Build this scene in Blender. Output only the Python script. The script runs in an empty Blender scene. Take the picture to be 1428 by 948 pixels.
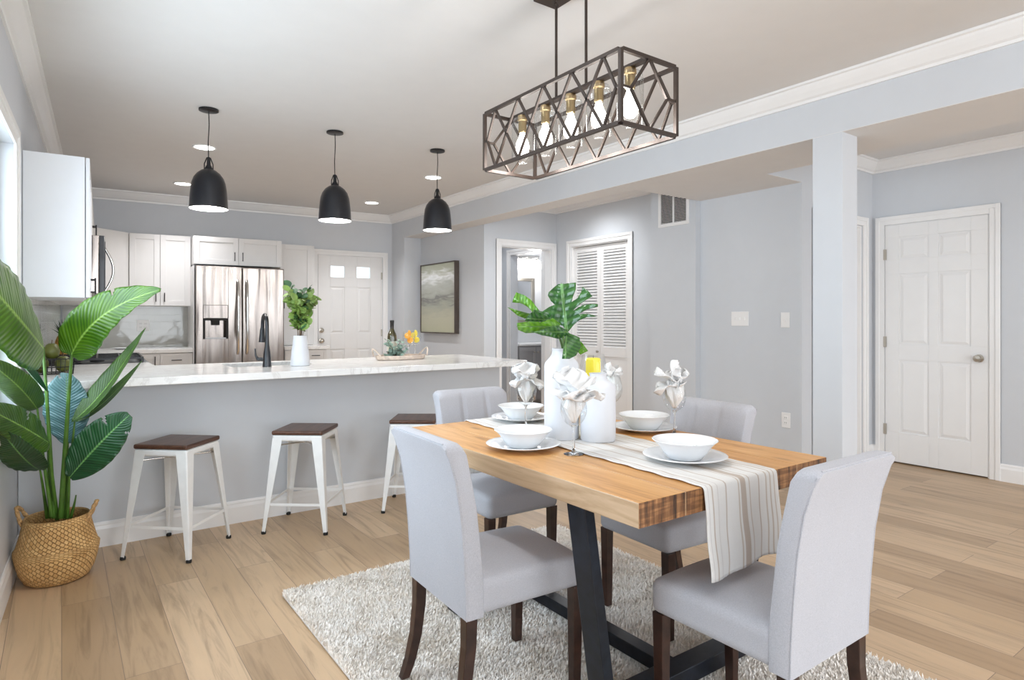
import bpy, bmesh, math, random
from math import sin, cos, pi, radians, sqrt, atan2
from mathutils import Vector, Matrix
random.seed(7)
C = bpy.context.scene.collection
SC = bpy.context.scene

# ------------------------------------------------------------------ camera
cam = bpy.data.cameras.new('camera'); cam_o = bpy.data.objects.new('camera', cam); C.objects.link(cam_o)
cam.sensor_width = 36.0; cam.lens = 875.0 / 1428.0 * 36.0
cam.shift_y = -28.0 / 1428.0
cam_o.location = (0, 0, 1.22); cam_o.rotation_euler = (pi / 2, 0, -radians(35.67))
cam.clip_start = 0.05
SC.camera = cam_o
SC.view_settings.view_transform = 'Standard'; SC.view_settings.look = 'None'
SC.view_settings.gamma = 1.0; SC.view_settings.use_curve_mapping = False
SC.view_settings.exposure = 0.10
try:
    SC.cycles.use_denoising = True
    SC.cycles.max_bounces = 10; SC.cycles.diffuse_bounces = 6; SC.cycles.transparent_max_bounces = 24
    SC.cycles.transmission_bounces = 10; SC.cycles.caustics_reflective = False; SC.cycles.caustics_refractive = False
    SC.cycles.sample_clamp_indirect = 6.0
except Exception:
    pass

# ------------------------------------------------------------------ world, window daylight and added area fill
W = bpy.data.worlds.new('world'); SC.world = W; W.use_nodes = True
bg = W.node_tree.nodes['Background']; bg.inputs[0].default_value = (0.86, 0.93, 1.0, 1); bg.inputs[1].default_value = 2.0

def area(name, loc, rot, sx, sy, power, col=(1, 1, 1)):
    l = bpy.data.lights.new(name, 'AREA'); l.shape = 'RECTANGLE'; l.size = sx; l.size_y = sy
    l.energy = power; l.color = col
    o = bpy.data.objects.new(name, l); C.objects.link(o); o.location = loc; o.rotation_euler = rot
    return o
# added area fill behind the camera, then daylight at the left window
area('added_fill_rear', (1.45, -4.62, 1.30), (radians(90), 0, 0), 3.3, 2.2, 112, (0.86, 0.93, 1.0))
area('added_fill_rear', (4.9, -4.62, 1.30), (radians(90), 0, 0), 1.5, 2.2, 45, (0.86, 0.93, 1.0))
area('daylight_and_fill_left', (-0.50, 2.6, 1.45), (0, radians(-90), radians(-2.46)), 1.2, 2.1, 75, (0.74, 0.86, 1.0))
area('daylight_and_fill_left', (-0.80, -2.2, 1.35), (0, radians(-90), radians(-2.46)), 1.9, 2.6, 75, (0.86, 0.93, 1.0))  # added fill outside an unseen opening behind the camera

# ------------------------------------------------------------------ materials
def mat(name):
    m = bpy.data.materials.new(name); m.use_nodes = True
    nt = m.node_tree; b = nt.nodes['Principled BSDF']
    return m, nt, b
def N(nt, t, **kw):
    n = nt.nodes.new(t)
    for k, v in kw.items():
        if k in n.inputs: n.inputs[k].default_value = v
        else: setattr(n, k, v)
    return n
def coords(nt, kind='Object', scale=(1, 1, 1), rot=(0, 0, 0)):
    tc = nt.nodes.new('ShaderNodeTexCoord'); mp = nt.nodes.new('ShaderNodeMapping')
    mp.inputs['Scale'].default_value = scale; mp.inputs['Rotation'].default_value = rot
    nt.links.new(tc.outputs[kind], mp.inputs['Vector'])
    return mp.outputs['Vector']
def ramp(nt, fac, stops, interp='LINEAR'):
    r = nt.nodes.new('ShaderNodeValToRGB'); r.color_ramp.interpolation = interp
    e = r.color_ramp.elements
    while len(e) < len(stops): e.new(0.5)
    for i, (p, c) in enumerate(stops):
        e[i].position = p; e[i].color = (c[0], c[1], c[2], 1) if len(c) == 3 else c
    nt.links.new(fac, r.inputs['Fac'])
    return r.outputs['Color']
def bump(nt, b, h, strength=0.2, dist=0.01):
    n = nt.nodes.new('ShaderNodeBump'); n.inputs['Strength'].default_value = strength
    n.inputs['Distance'].default_value = dist
    nt.links.new(h, n.inputs['Height']); nt.links.new(n.outputs['Normal'], b.inputs['Normal'])
def plain(name, col, rough=0.5, metal=0.0, noise=0.03, nscale=8.0, bmp=0.0, bscale=200.0, **kw):
    m, nt, b = mat(name)
    v = coords(nt)
    n = N(nt, 'ShaderNodeTexNoise', Scale=nscale, Detail=3.0); nt.links.new(v, n.inputs['Vector'])
    lo = [c * (1 - noise) for c in col]; hi = [min(1, c * (1 + noise)) for c in col]
    nt.links.new(ramp(nt, n.outputs['Fac'], [(0.3, lo), (0.7, hi)]), b.inputs['Base Color'])
    b.inputs['Roughness'].default_value = rough; b.inputs['Metallic'].default_value = metal
    for k, val in kw.items(): b.inputs[k.replace('_', ' ')].default_value = val
    if bmp:
        n2 = N(nt, 'ShaderNodeTexNoise', Scale=bscale, Detail=2.0); nt.links.new(v, n2.inputs['Vector'])
        bump(nt, b, n2.outputs['Fac'], bmp, 0.002)
    return m
M = {}
M['wall'] = plain('wall_paint', (0.60, 0.62, 0.65), 0.45, noise=0.01, bmp=0.05)
M['ceiling'] = plain('ceiling_paint', (0.72, 0.705, 0.69), 0.7, noise=0.01)
M['trim'] = plain('trim_paint', (0.83, 0.82, 0.81), 0.3, noise=0.01)
M['door'] = plain('door_paint', (0.80, 0.79, 0.78), 0.35, noise=0.01)
M['cabinet'] = plain('cabinet_paint', (0.72, 0.705, 0.69), 0.35, noise=0.01)
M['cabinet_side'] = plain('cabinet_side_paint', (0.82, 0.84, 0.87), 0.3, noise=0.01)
M['black_metal'] = plain('black_metal', (0.012, 0.012, 0.014), 0.35, 0.3)
M['black_gloss'] = plain('black_gloss_paint', (0.004, 0.0045, 0.008), 0.28, 0.0, Coat_Weight=0.2)
M['white_enamel'] = plain('white_enamel', (0.80, 0.80, 0.80), 0.35)
M['stool_white'] = plain('white_painted_steel', (0.82, 0.82, 0.81), 0.32, noise=0.03, nscale=20)
M['galv'] = plain('galvanised_steel', (0.42, 0.42, 0.43), 0.35, 0.6, noise=0.15, nscale=14)
M['chrome'] = plain('chrome', (0.75, 0.74, 0.72), 0.15, 1.0)
M['nickel'] = plain('satin_nickel', (0.50, 0.46, 0.40), 0.28, 1.0)
M['brass'] = plain('aged_brass', (0.48, 0.36, 0.20), 0.3, 1.0)
M['bronze'] = plain('dark_bronze', (0.050, 0.035, 0.028), 0.40, 0.4)
M['porcelain'] = plain('porcelain', (0.78, 0.79, 0.80), 0.18, noise=0.005)
M['ceramic'] = plain('matte_white_ceramic', (0.66, 0.67, 0.70), 0.45, noise=0.01, bmp=0.05, bscale=80)
M['dark_leg'] = plain('espresso_wood', (0.040, 0.018, 0.012), 0.3, noise=0.35, nscale=25)
M['rubber'] = plain('black_rubber', (0.01, 0.01, 0.01), 0.7)
M['dark'] = plain('dark_gap', (0.02, 0.02, 0.02), 0.8)
M['vanity_grey'] = plain('grey_vanity_paint', (0.33, 0.33, 0.34), 0.4)
M['soil'] = plain('dry_moss', (0.10, 0.055, 0.03), 0.95, noise=0.6, nscale=60, bmp=0.8, bscale=90)
M['pear'] = plain('olive_green_fruit', (0.10, 0.11, 0.018), 0.35, noise=0.5, nscale=14)
M['stalk'] = plain('stalk_brown', (0.12, 0.07, 0.03), 0.7)
M['orange'] = plain('orange_flesh', (0.95, 0.42, 0.05), 0.4, noise=0.15, nscale=60)
M['lemon'] = plain('lemon_flesh', (0.95, 0.72, 0.08), 0.4, noise=0.15, nscale=60)
M['candle'] = plain('yellow_candle_wax', (0.95, 0.78, 0.05), 0.4, Subsurface_Weight=0.1)
M['tray'] = plain('whitewashed_wood', (0.62, 0.52, 0.44), 0.7, noise=0.2, nscale=30)
M['rope'] = plain('seagrass_rope', (0.50, 0.30, 0.13), 0.85, noise=0.4, nscale=70, bmp=0.6, bscale=150)
M['stem_green'] = plain('stem_green', (0.07, 0.16, 0.02), 0.4, noise=0.4, nscale=12)
M['bottle'] = plain('dark_olive_glass', (0.05, 0.04, 0.008), 0.08, Coat_Weight=1.0)
M['foil'] = plain('black_foil', (0.015, 0.012, 0.01), 0.35)
M['paper'] = plain('cream_label', (0.72, 0.68, 0.58), 0.6)
M['pineapple'] = plain('pineapple_skin', (0.45, 0.22, 0.05), 0.6, noise=0.6, nscale=50, bmp=0.8, bscale=60)
M['dark_green'] = plain('dark_blade_green', (0.012, 0.045, 0.012), 0.45, noise=0.3)

def emit(name, col, strength):
    m, nt, b = mat(name)
    b.inputs['Base Color'].default_value = (*col, 1)
    b.inputs['Emission Color'].default_value = (*col, 1); b.inputs['Emission Strength'].default_value = strength
    return m
M['lamp'] = emit('lit_diffuser', (1.0, 0.97, 0.92), 6.0)
M['bulb'] = emit('lit_bulb', (1.0, 0.96, 0.90), 9.0)

def thin_glass(name, tint=(1, 1, 1), rough=0.02, ior=1.5, body=0.0):
    m = bpy.data.materials.new(name); m.use_nodes = True; nt = m.node_tree; nt.nodes.clear()
    out = nt.nodes.new('ShaderNodeOutputMaterial')
    tr = N(nt, 'ShaderNodeBsdfTransparent'); tr.inputs[0].default_value = (*tint, 1)
    gl = N(nt, 'ShaderNodeBsdfGlossy'); gl.inputs['Roughness'].default_value = rough
    lw = N(nt, 'ShaderNodeLayerWeight'); lw.inputs['Blend'].default_value = 0.35
    mth = N(nt, 'ShaderNodeMath', operation='MULTIPLY_ADD'); mth.inputs[1].default_value = 0.75; mth.inputs[2].default_value = 0.05 + body
    nt.links.new(lw.outputs['Facing'], mth.inputs[0])
    pw = N(nt, 'ShaderNodeMath', operation='POWER'); pw.inputs[1].default_value = 1.6
    nt.links.new(mth.outputs[0], pw.inputs[0])
    mx = nt.nodes.new('ShaderNodeMixShader')
    nt.links.new(pw.outputs[0], mx.inputs[0]); nt.links.new(tr.outputs[0], mx.inputs[1]); nt.links.new(gl.outputs[0], mx.inputs[2])
    nt.links.new(mx.outputs[0], out.inputs[0])
    return m
M['glass'] = thin_glass('clear_glass', (0.97, 0.98, 0.98))
M['pane'] = thin_glass('window_glass', (0.96, 0.98, 0.98))
m, nt, b = mat('solid_glass'); b.inputs['Base Color'].default_value = (0.97, 0.98, 0.98, 1)
b.inputs['Transmission Weight'].default_value = 1.0; b.inputs['Roughness'].default_value = 0.02; b.inputs['IOR'].default_value = 1.45
M['solid_glass'] = m
m, nt, b = mat('mirror_silver'); b.inputs['Base Color'].default_value = (0.75, 0.77, 0.8, 1); b.inputs['Metallic'].default_value = 1; b.inputs['Roughness'].default_value = 0.03
M['mirror'] = m

def fabric():
    m, nt, b = mat('grey_linen')
    v = coords(nt, scale=(1, 1, 1))
    n = N(nt, 'ShaderNodeTexNoise', Scale=420.0, Detail=3.0); nt.links.new(v, n.inputs['Vector'])
    n2 = N(nt, 'ShaderNodeTexNoise', Scale=5.0, Detail=2.0); nt.links.new(v, n2.inputs['Vector'])
    mx = N(nt, 'ShaderNodeMix'); mx.data_type = 'RGBA'; mx.inputs[0].default_value = 0.35
    nt.links.new(ramp(nt, n.outputs['Fac'], [(0.3, (0.36, 0.36, 0.39)), (0.7, (0.51, 0.51, 0.545))]), mx.inputs[6])
    nt.links.new(ramp(nt, n2.outputs['Fac'], [(0.3, (0.42, 0.42, 0.45)), (0.7, (0.47, 0.47, 0.50))]), mx.inputs[7])
    nt.links.new(mx.outputs[2], b.inputs['Base Color'])
    b.inputs['Roughness'].default_value = 0.9; b.inputs['Sheen Weight'].default_value = 0.12
    bump(nt, b, n.outputs['Fac'], 0.25, 0.001)
    return m
M['fabric'] = fabric()

def floor_mat():
    m, nt, b = mat('oak_planks')
    tc = nt.nodes.new('ShaderNodeTexCoord'); sp = nt.nodes.new('ShaderNodeSeparateXYZ'); cb = nt.nodes.new('ShaderNodeCombineXYZ')
    nt.links.new(tc.outputs['Object'], sp.inputs[0])
    nt.links.new(sp.outputs['Y'], cb.inputs['X']); nt.links.new(sp.outputs['X'], cb.inputs['Y'])
    br = N(nt, 'ShaderNodeTexBrick'); br.offset = 0.37; br.offset_frequency = 2; br.squash = 1.0
    br.inputs['Scale'].default_value = 1.0; br.inputs['Brick Width'].default_value = 1.25; br.inputs['Row Height'].default_value = 0.175
    br.inputs['Mortar Size'].default_value = 0.0012; br.inputs['Mortar Smooth'].default_value = 0.3; br.inputs['Bias'].default_value = 0.0
    br.inputs['Color1'].default_value = (0, 0, 0, 1); br.inputs['Color2'].default_value = (1, 1, 1, 1); br.inputs['Mortar'].default_value = (0.5, 0.5, 0.5, 1)
    nt.links.new(cb.outputs[0], br.inputs['Vector'])
    col = ramp(nt, br.outputs['Color'], [(0.0, (0.39, 0.26, 0.150)), (0.35, (0.465, 0.32, 0.190)), (0.65, (0.53, 0.37, 0.225)), (1.0, (0.60, 0.43, 0.275))])
    mp = nt.nodes.new('ShaderNodeMapping'); mp.inputs['Scale'].default_value = (14, 1.0, 1); nt.links.new(tc.outputs['Object'], mp.inputs['Vector'])
    # shift grain per plank
    vm = N(nt, 'ShaderNodeVectorMath', operation='MULTIPLY_ADD'); vm.inputs[1].default_value = (0, 9, 5)
    nt.links.new(br.outputs['Color'], vm.inputs[0]); nt.links.new(mp.outputs[0], vm.inputs[2])
    n = N(nt, 'ShaderNodeTexNoise', Scale=1.3, Detail=6.0, Roughness=0.62, Distortion=1.4); nt.links.new(vm.outputs[0], n.inputs['Vector'])
    g = ramp(nt, n.outputs['Fac'], [(0.32, (0.70, 0.68, 0.66)), (0.5, (1, 1, 1)), (0.72, (1.08, 1.07, 1.05))])
    mx = N(nt, 'ShaderNodeMix'); mx.data_type = 'RGBA'; mx.blend_type = 'MULTIPLY'; mx.inputs[0].default_value = 1.0
    nt.links.new(col, mx.inputs[6]); nt.links.new(g, mx.inputs[7])
    # knots
    vo = N(nt, 'ShaderNodeTexVoronoi', Scale=1.0); mp2 = nt.nodes.new('ShaderNodeMapping'); mp2.inputs['Scale'].default_value = (2.6, 1.1, 1)
    nt.links.new(tc.outputs['Object'], mp2.inputs['Vector']); nt.links.new(mp2.outputs[0], vo.inputs['Vector'])
    k = ramp(nt, vo.outputs['Distance'], [(0.02, (0.45, 0.40, 0.36)), (0.06, (1, 1, 1))])
    mx2 = N(nt, 'ShaderNodeMix'); mx2.data_type = 'RGBA'; mx2.blend_type = 'MULTIPLY'; mx2.inputs[0].default_value = 1.0
    nt.links.new(mx.outputs[2], mx2.inputs[6]); nt.links.new(k, mx2.inputs[7])
    mo = N(nt, 'ShaderNodeMix'); mo.data_type = 'RGBA'; nt.links.new(br.outputs['Fac'], mo.inputs[0])
    nt.links.new(mx2.outputs[2], mo.inputs[6]); mo.inputs[7].default_value = (0.20, 0.14, 0.10, 1)
    nt.links.new(mo.outputs[2], b.inputs['Base Color'])
    b.inputs['Roughness'].default_value = 0.38
    bump(nt, b, n.outputs['Fac'], 0.05, 0.002)
    return m
M['floor'] = floor_mat()

def wood(name, lo, mid, hi, axis='y', scale=1.0, rough=0.4, planks=None, knots=True):
    m, nt, b = mat(name)
    s = {'y': (12, 1.1, 12), 'x': (1.1, 12, 12), 'z': (14, 14, 1.2)}[axis]
    v = coords(nt, scale=tuple(q * scale for q in s))
    n = N(nt, 'ShaderNodeTexNoise', Scale=1.6, Detail=6.0, Roughness=0.6, Distortion=1.6); nt.links.new(v, n.inputs['Vector'])
    col = ramp(nt, n.outputs['Fac'], [(0.28, lo), (0.5, mid), (0.74, hi)])
    if knots:
        v2 = coords(nt, scale=(6, 2.2, 6)); vo = N(nt, 'ShaderNodeTexVoronoi', Scale=1.0); nt.links.new(v2, vo.inputs['Vector'])
        k = ramp(nt, vo.outputs['Distance'], [(0.05, (0.35, 0.28, 0.22)), (0.13, (1, 1, 1))])
        mx = N(nt, 'ShaderNodeMix'); mx.data_type = 'RGBA'; mx.blend_type = 'MULTIPLY'; mx.inputs[0].default_value = 0.8
        nt.links.new(col, mx.inputs[6]); nt.links.new(k, mx.inputs[7]); col = mx.outputs[2]
    nt.links.new(col, b.inputs['Base Color'])
    b.inputs['Roughness'].default_value = rough
    bump(nt, b, n.outputs['Fac'], 0.12, 0.003)
    return m
M['table_top'] = wood('honey_pine', (0.42, 0.195, 0.058), (0.62, 0.32, 0.108), (0.74, 0.44, 0.18))
M['table_edge'] = wood('window_lit_sawn_pine', (0.42, 0.27, 0.15), (0.56, 0.39, 0.24), (0.66, 0.48, 0.32), knots=False)  # paler than the top: window light put into the sawn edge colour
M['seat_wood'] = wood('dark_elm', (0.035, 0.014, 0.008), (0.085, 0.036, 0.020), (0.15, 0.07, 0.04), axis='x', rough=0.35, knots=False)
def end_grain():
    m, nt, b = mat('saw_marked_end_grain')
    v = coords(nt, scale=(42, 1, 3.5))
    n = N(nt, 'ShaderNodeTexNoise', Scale=1.0, Detail=5.0, Roughness=0.7); nt.links.new(v, n.inputs['Vector'])
    v2 = coords(nt, scale=(6, 1, 60)); n2 = N(nt, 'ShaderNodeTexNoise', Scale=1.5, Detail=4.0); nt.links.new(v2, n2.inputs['Vector'])
    c = ramp(nt, n.outputs['Fac'], [(0.36, (0.05, 0.025, 0.012)), (0.5, (0.27, 0.12, 0.045)), (0.68, (0.50, 0.26, 0.11))])
    c2 = ramp(nt, n2.outputs['Fac'], [(0.42, (0.45, 0.42, 0.40)), (0.58, (1, 1, 1))])
    mx = N(nt, 'ShaderNodeMix'); mx.data_type = 'RGBA'; mx.blend_type = 'MULTIPLY'; mx.inputs[0].default_value = 0.8
    nt.links.new(c, mx.inputs[6]); nt.links.new(c2, mx.inputs[7]); nt.links.new(mx.outputs[2], b.inputs['Base Color'])
    b.inputs['Roughness'].default_value = 0.65
    bump(nt, b, n.outputs['Fac'], 0.4, 0.003)
    return m
M['end_grain'] = end_grain()

def marble():
    m, nt, b = mat('white_veined_quartz')
    v = coords(nt, scale=(1.2, 2.2, 1.2), rot=(0, 0, 0.5))
    n = N(nt, 'ShaderNodeTexNoise', Scale=1.4, Detail=6.0, Roughness=0.65, Distortion=2.2); nt.links.new(v, n.inputs['Vector'])
    nt.links.new(ramp(nt, n.outputs['Fac'], [(0.40, (0.80, 0.79, 0.77)), (0.47, (0.80, 0.79, 0.77)), (0.50, (0.68, 0.66, 0.64)), (0.53, (0.80, 0.79, 0.77)), (0.6, (0.83, 0.82, 0.81))]), b.inputs['Base Color'])
    b.inputs['Roughness'].default_value = 0.16
    return m
M['marble'] = marble()

def tile():
    m, nt, b = mat('grey_glass_subway_tile')
    tc = nt.nodes.new('ShaderNodeTexCoord'); sp = nt.nodes.new('ShaderNodeSeparateXYZ'); cb = nt.nodes.new('ShaderNodeCombineXYZ')
    nt.links.new(tc.outputs['Object'], sp.inputs[0]); ad = N(nt, 'ShaderNodeMath', operation='ADD')
    nt.links.new(sp.outputs['X'], ad.inputs[0]); nt.links.new(sp.outputs['Y'], ad.inputs[1])
    nt.links.new(ad.outputs[0], cb.inputs['X']); nt.links.new(sp.outputs['Z'], cb.inputs['Y'])
    br = N(nt, 'ShaderNodeTexBrick'); br.inputs['Scale'].default_value = 1.0; br.inputs['Brick Width'].default_value = 0.15; br.inputs['Row Height'].default_value = 0.075
    br.inputs['Mortar Size'].default_value = 0.0015; br.inputs['Color1'].default_value = (0.50, 0.50, 0.47, 1); br.inputs['Color2'].default_value = (0.55, 0.55, 0.52, 1)
    br.inputs['Mortar'].default_value = (0.55, 0.55, 0.53, 1)
    nt.links.new(cb.outputs[0], br.inputs['Vector']); nt.links.new(br.outputs['Color'], b.inputs['Base Color'])
    b.inputs['Roughness'].default_value = 0.06
    n = N(nt, 'ShaderNodeTexNoise', Scale=7.0, Detail=1.0); nt.links.new(tc.outputs['Object'], n.inputs['Vector'])
    ad2 = N(nt, 'ShaderNodeMath', operation='SUBTRACT'); nt.links.new(n.outputs['Fac'], ad2.inputs[0]); nt.links.new(br.outputs['Fac'], ad2.inputs[1])
    bump(nt, b, ad2.outputs[0], 0.35, 0.006)
    return m
M['tile'] = tile()

def steel():
    m, nt, b = mat('brushed_stainless_steel')
    v = coords(nt, scale=(5.0, 5.0, 0.55))
    n = N(nt, 'ShaderNodeTexNoise', Scale=2.2, Detail=0.5, Distortion=0.4); nt.links.new(v, n.inputs['Vector'])
    b.inputs['Base Color'].default_value = (0.33, 0.29, 0.265, 1); b.inputs['Metallic'].default_value = 1.0
    b.inputs['Roughness'].default_value = 0.26
    bump(nt, b, n.outputs['Fac'], 0.7, 0.035)
    return m
M['steel'] = steel()

def leaf_mat(name, dark, light, rib, stripes=26.0, rough=0.35):
    m, nt, b = mat(name)
    tc = nt.nodes.new('ShaderNodeTexCoord'); sp = nt.nodes.new('ShaderNodeSeparateXYZ'); nt.links.new(tc.outputs['UV'], sp.inputs[0])
    # v: across -1..1 mapped 0..1
    a = N(nt, 'ShaderNodeMath', operation='SUBTRACT'); a.inputs[1].default_value = 0.5; nt.links.new(sp.outputs['Y'], a.inputs[0])
    ab = N(nt, 'ShaderNodeMath', operation='ABSOLUTE'); nt.links.new(a.outputs[0], ab.inputs[0])
    k = N(nt, 'ShaderNodeMath', operation='MULTIPLY_ADD'); k.inputs[1].default_value = -0.35; nt.links.new(ab.outputs[0], k.inputs[0]); nt.links.new(sp.outputs['X'], k.inputs[2])
    s1 = N(nt, 'ShaderNodeMath', operation='MULTIPLY'); s1.inputs[1].default_value = stripes * 2 * pi; nt.links.new(k.outputs[0], s1.inputs[0])
    sn = N(nt, 'ShaderNodeMath', operation='SINE'); nt.links.new(s1.outputs[0], sn.inputs[0])
    no = N(nt, 'ShaderNodeTexNoise', Scale=9.0, Detail=3.0); nt.links.new(tc.outputs['Object'], no.inputs['Vector'])
    s2 = N(nt, 'ShaderNodeMath', operation='MULTIPLY_ADD'); s2.inputs[1].default_value = 0.16; nt.links.new(sn.outputs[0], s2.inputs[0]); nt.links.new(no.outputs['Fac'], s2.inputs[2])
    col = ramp(nt, s2.outputs[0], [(0.25, dark), (0.75, light)])
    rf = ramp(nt, ab.outputs[0], [(0.012, (1, 1, 1)), (0.03, (0, 0, 0))])
    mx = N(nt, 'ShaderNodeMix'); mx.data_type = 'RGBA'; nt.links.new(rf, mx.inputs[0]); nt.links.new(col, mx.inputs[6]); mx.inputs[7].default_value = (*rib, 1)
    nt.links.new(mx.outputs[2], b.inputs['Base Color'])
    b.inputs['Roughness'].default_value = rough
    bump(nt, b, sn.outputs[0], 0.25, 0.004)
    return m
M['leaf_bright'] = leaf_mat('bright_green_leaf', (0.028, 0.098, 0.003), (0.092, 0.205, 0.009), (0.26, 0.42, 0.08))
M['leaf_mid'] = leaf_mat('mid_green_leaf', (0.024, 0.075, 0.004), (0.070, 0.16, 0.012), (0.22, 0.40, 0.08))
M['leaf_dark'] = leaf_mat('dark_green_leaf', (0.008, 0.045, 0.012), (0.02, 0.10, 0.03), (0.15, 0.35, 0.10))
M['leaf_blue'] = leaf_mat('blue_green_leaf_back', (0.055, 0.13, 0.13), (0.12, 0.22, 0.23), (0.10, 0.20, 0.10), rough=0.3)
M['monstera'] = leaf_mat('monstera_leaf', (0.012, 0.065, 0.012), (0.05, 0.15, 0.03), (0.16, 0.32, 0.12), stripes=7, rough=0.25)
M['monstera_light'] = leaf_mat('light_monstera_leaf', (0.05, 0.17, 0.008), (0.13, 0.32, 0.02), (0.22, 0.42, 0.12), stripes=7, rough=0.25)
M['sprig_light'] = plain('light_green_leaflet', (0.22, 0.34, 0.08), 0.5, noise=0.4, nscale=18)
M['sprig_dark'] = plain('dark_green_leaflet', (0.05, 0.13, 0.05), 0.5, noise=0.4, nscale=18)
M['eucalyptus'] = plain('dusty_eucalyptus_leaflet', (0.26, 0.36, 0.30), 0.7, noise=0.35, nscale=30)

def basket_mat():
    m, nt, b = mat('woven_seagrass')
    tc = nt.nodes.new('ShaderNodeTexCoord')
    mp = nt.nodes.new('ShaderNodeMapping'); mp.inputs['Scale'].default_value = (52, 26, 1); mp.inputs['Rotation'].default_value = (0, 0, 0.62); nt.links.new(tc.outputs['UV'], mp.inputs['Vector'])
    ck = N(nt, 'ShaderNodeTexBrick'); ck.inputs['Scale'].default_value = 1.0; ck.inputs['Brick Width'].default_value = 1.0; ck.inputs['Row Height'].default_value = 0.8
    ck.inputs['Mortar Size'].default_value = 0.10; ck.inputs['Mortar Smooth'].default_value = 1.0
    ck.inputs['Color1'].default_value = (0.62, 0.36, 0.13, 1); ck.inputs['Color2'].default_value = (0.76, 0.49, 0.21, 1); ck.inputs['Mortar'].default_value = (0.40, 0.22, 0.08, 1)
    nt.links.new(mp.outputs[0], ck.inputs['Vector'])
    n = N(nt, 'ShaderNodeTexNoise', Scale=12.0, Detail=4.0); nt.links.new(tc.outputs['Object'], n.inputs['Vector'])
    mx = N(nt, 'ShaderNodeMix'); mx.data_type = 'RGBA'; mx.blend_type = 'MULTIPLY'; mx.inputs[0].default_value = 0.7
    nt.links.new(ck.outputs['Color'], mx.inputs[6]); nt.links.new(ramp(nt, n.outputs['Fac'], [(0.3, (0.72, 0.66, 0.6)), (0.65, (1.05, 1.05, 1.05))]), mx.inputs[7])
    nt.links.new(mx.outputs[2], b.inputs['Base Color']); b.inputs['Roughness'].default_value = 0.8
    inv = N(nt, 'ShaderNodeMath', operation='SUBTRACT'); inv.inputs[0].default_value = 1.0; nt.links.new(ck.outputs['Fac'], inv.inputs[1])
    bump(nt, b, inv.outputs[0], 0.9, 0.006)
    return m
M['basket'] = basket_mat()

def runner_mat():
    m, nt, b = mat('striped_cotton')
    tc = nt.nodes.new('ShaderNodeTexCoord'); sp = nt.nodes.new('ShaderNodeSeparateXYZ'); nt.links.new(tc.outputs['UV'], sp.inputs[0])
    w = (0.72, 0.71, 0.69); t = (0.50, 0.43, 0.37); g = (0.62, 0.60, 0.58)
    st = [(0.0, w)]
    def band(c, h, colr):
        st.extend([(c - h, w), (c - h + 0.001, colr), (c + h, colr), (c + h + 0.001, w)])
    for c, h, k in ((0.04, 0.008, g), (0.09, 0.008, t), (0.16, 0.007, g), (0.27, 0.007, t), (0.50, 0.035, t), (0.72, 0.007, t)):
        band(c, h, k)
    r = ramp(nt, sp.outputs['Y'], st, 'LINEAR')
    st2 = [(0.0, (1, 1, 1))]
    for c, h in ((0.435, 0.008), (0.585, 0.008), (0.83, 0.008), (0.89, 0.010), (0.945, 0.008)):
        st2.extend([(c - h, (1, 1, 1)), (c - h + 0.001, (0.76, 0.68, 0.60)), (c + h, (0.76, 0.68, 0.60)), (c + h + 0.001, (1, 1, 1))])
    r2 = ramp(nt, sp.outputs['Y'], st2)
    mx = N(nt, 'ShaderNodeMix'); mx.data_type = 'RGBA'; mx.blend_type = 'MULTIPLY'; mx.inputs[0].default_value = 1.0
    nt.links.new(r, mx.inputs[6]); nt.links.new(r2, mx.inputs[7]); nt.links.new(mx.outputs[2], b.inputs['Base Color'])
    b.inputs['Roughness'].default_value = 0.9
    wv = N(nt, 'ShaderNodeTexNoise', Scale=260.0, Detail=2.0); nt.links.new(tc.outputs['Object'], wv.inputs['Vector'])
    bump(nt, b, wv.outputs['Fac'], 0.35, 0.002)
    return m
M['runner'] = runner_mat()
M['napkin'] = plain('white_cotton_lace', (0.78, 0.775, 0.77), 0.85, noise=0.02, bmp=0.6, bscale=260)
M['rug_base'] = plain('rug_backing', (0.78, 0.75, 0.71), 0.95)
def rug_mat():
    m, nt, b = mat('cream_shag')
    v = coords(nt); n = N(nt, 'ShaderNodeTexNoise', Scale=9.0, Detail=4.0); nt.links.new(v, n.inputs['Vector'])
    n2 = N(nt, 'ShaderNodeTexNoise', Scale=120.0, Detail=1.0); nt.links.new(v, n2.inputs['Vector'])
    mx = N(nt, 'ShaderNodeMix'); mx.data_type = 'RGBA'; mx.blend_type = 'MULTIPLY'; mx.inputs[0].default_value = 1.0
    nt.links.new(ramp(nt, n.outputs['Fac'], [(0.25, (0.85, 0.79, 0.71)), (0.6, (0.96, 0.925, 0.88))]), mx.inputs[6])
    nt.links.new(ramp(nt, n2.outputs['Fac'], [(0.3, (0.92, 0.91, 0.90)), (0.6, (1, 1, 1))]), mx.inputs[7])
    nt.links.new(mx.outputs[2], b.inputs['Base Color']); b.inputs['Roughness'].default_value = 1.0
    b.inputs['Subsurface Weight'].default_value = 0.0
    return m
M['rug'] = rug_mat()
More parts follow.
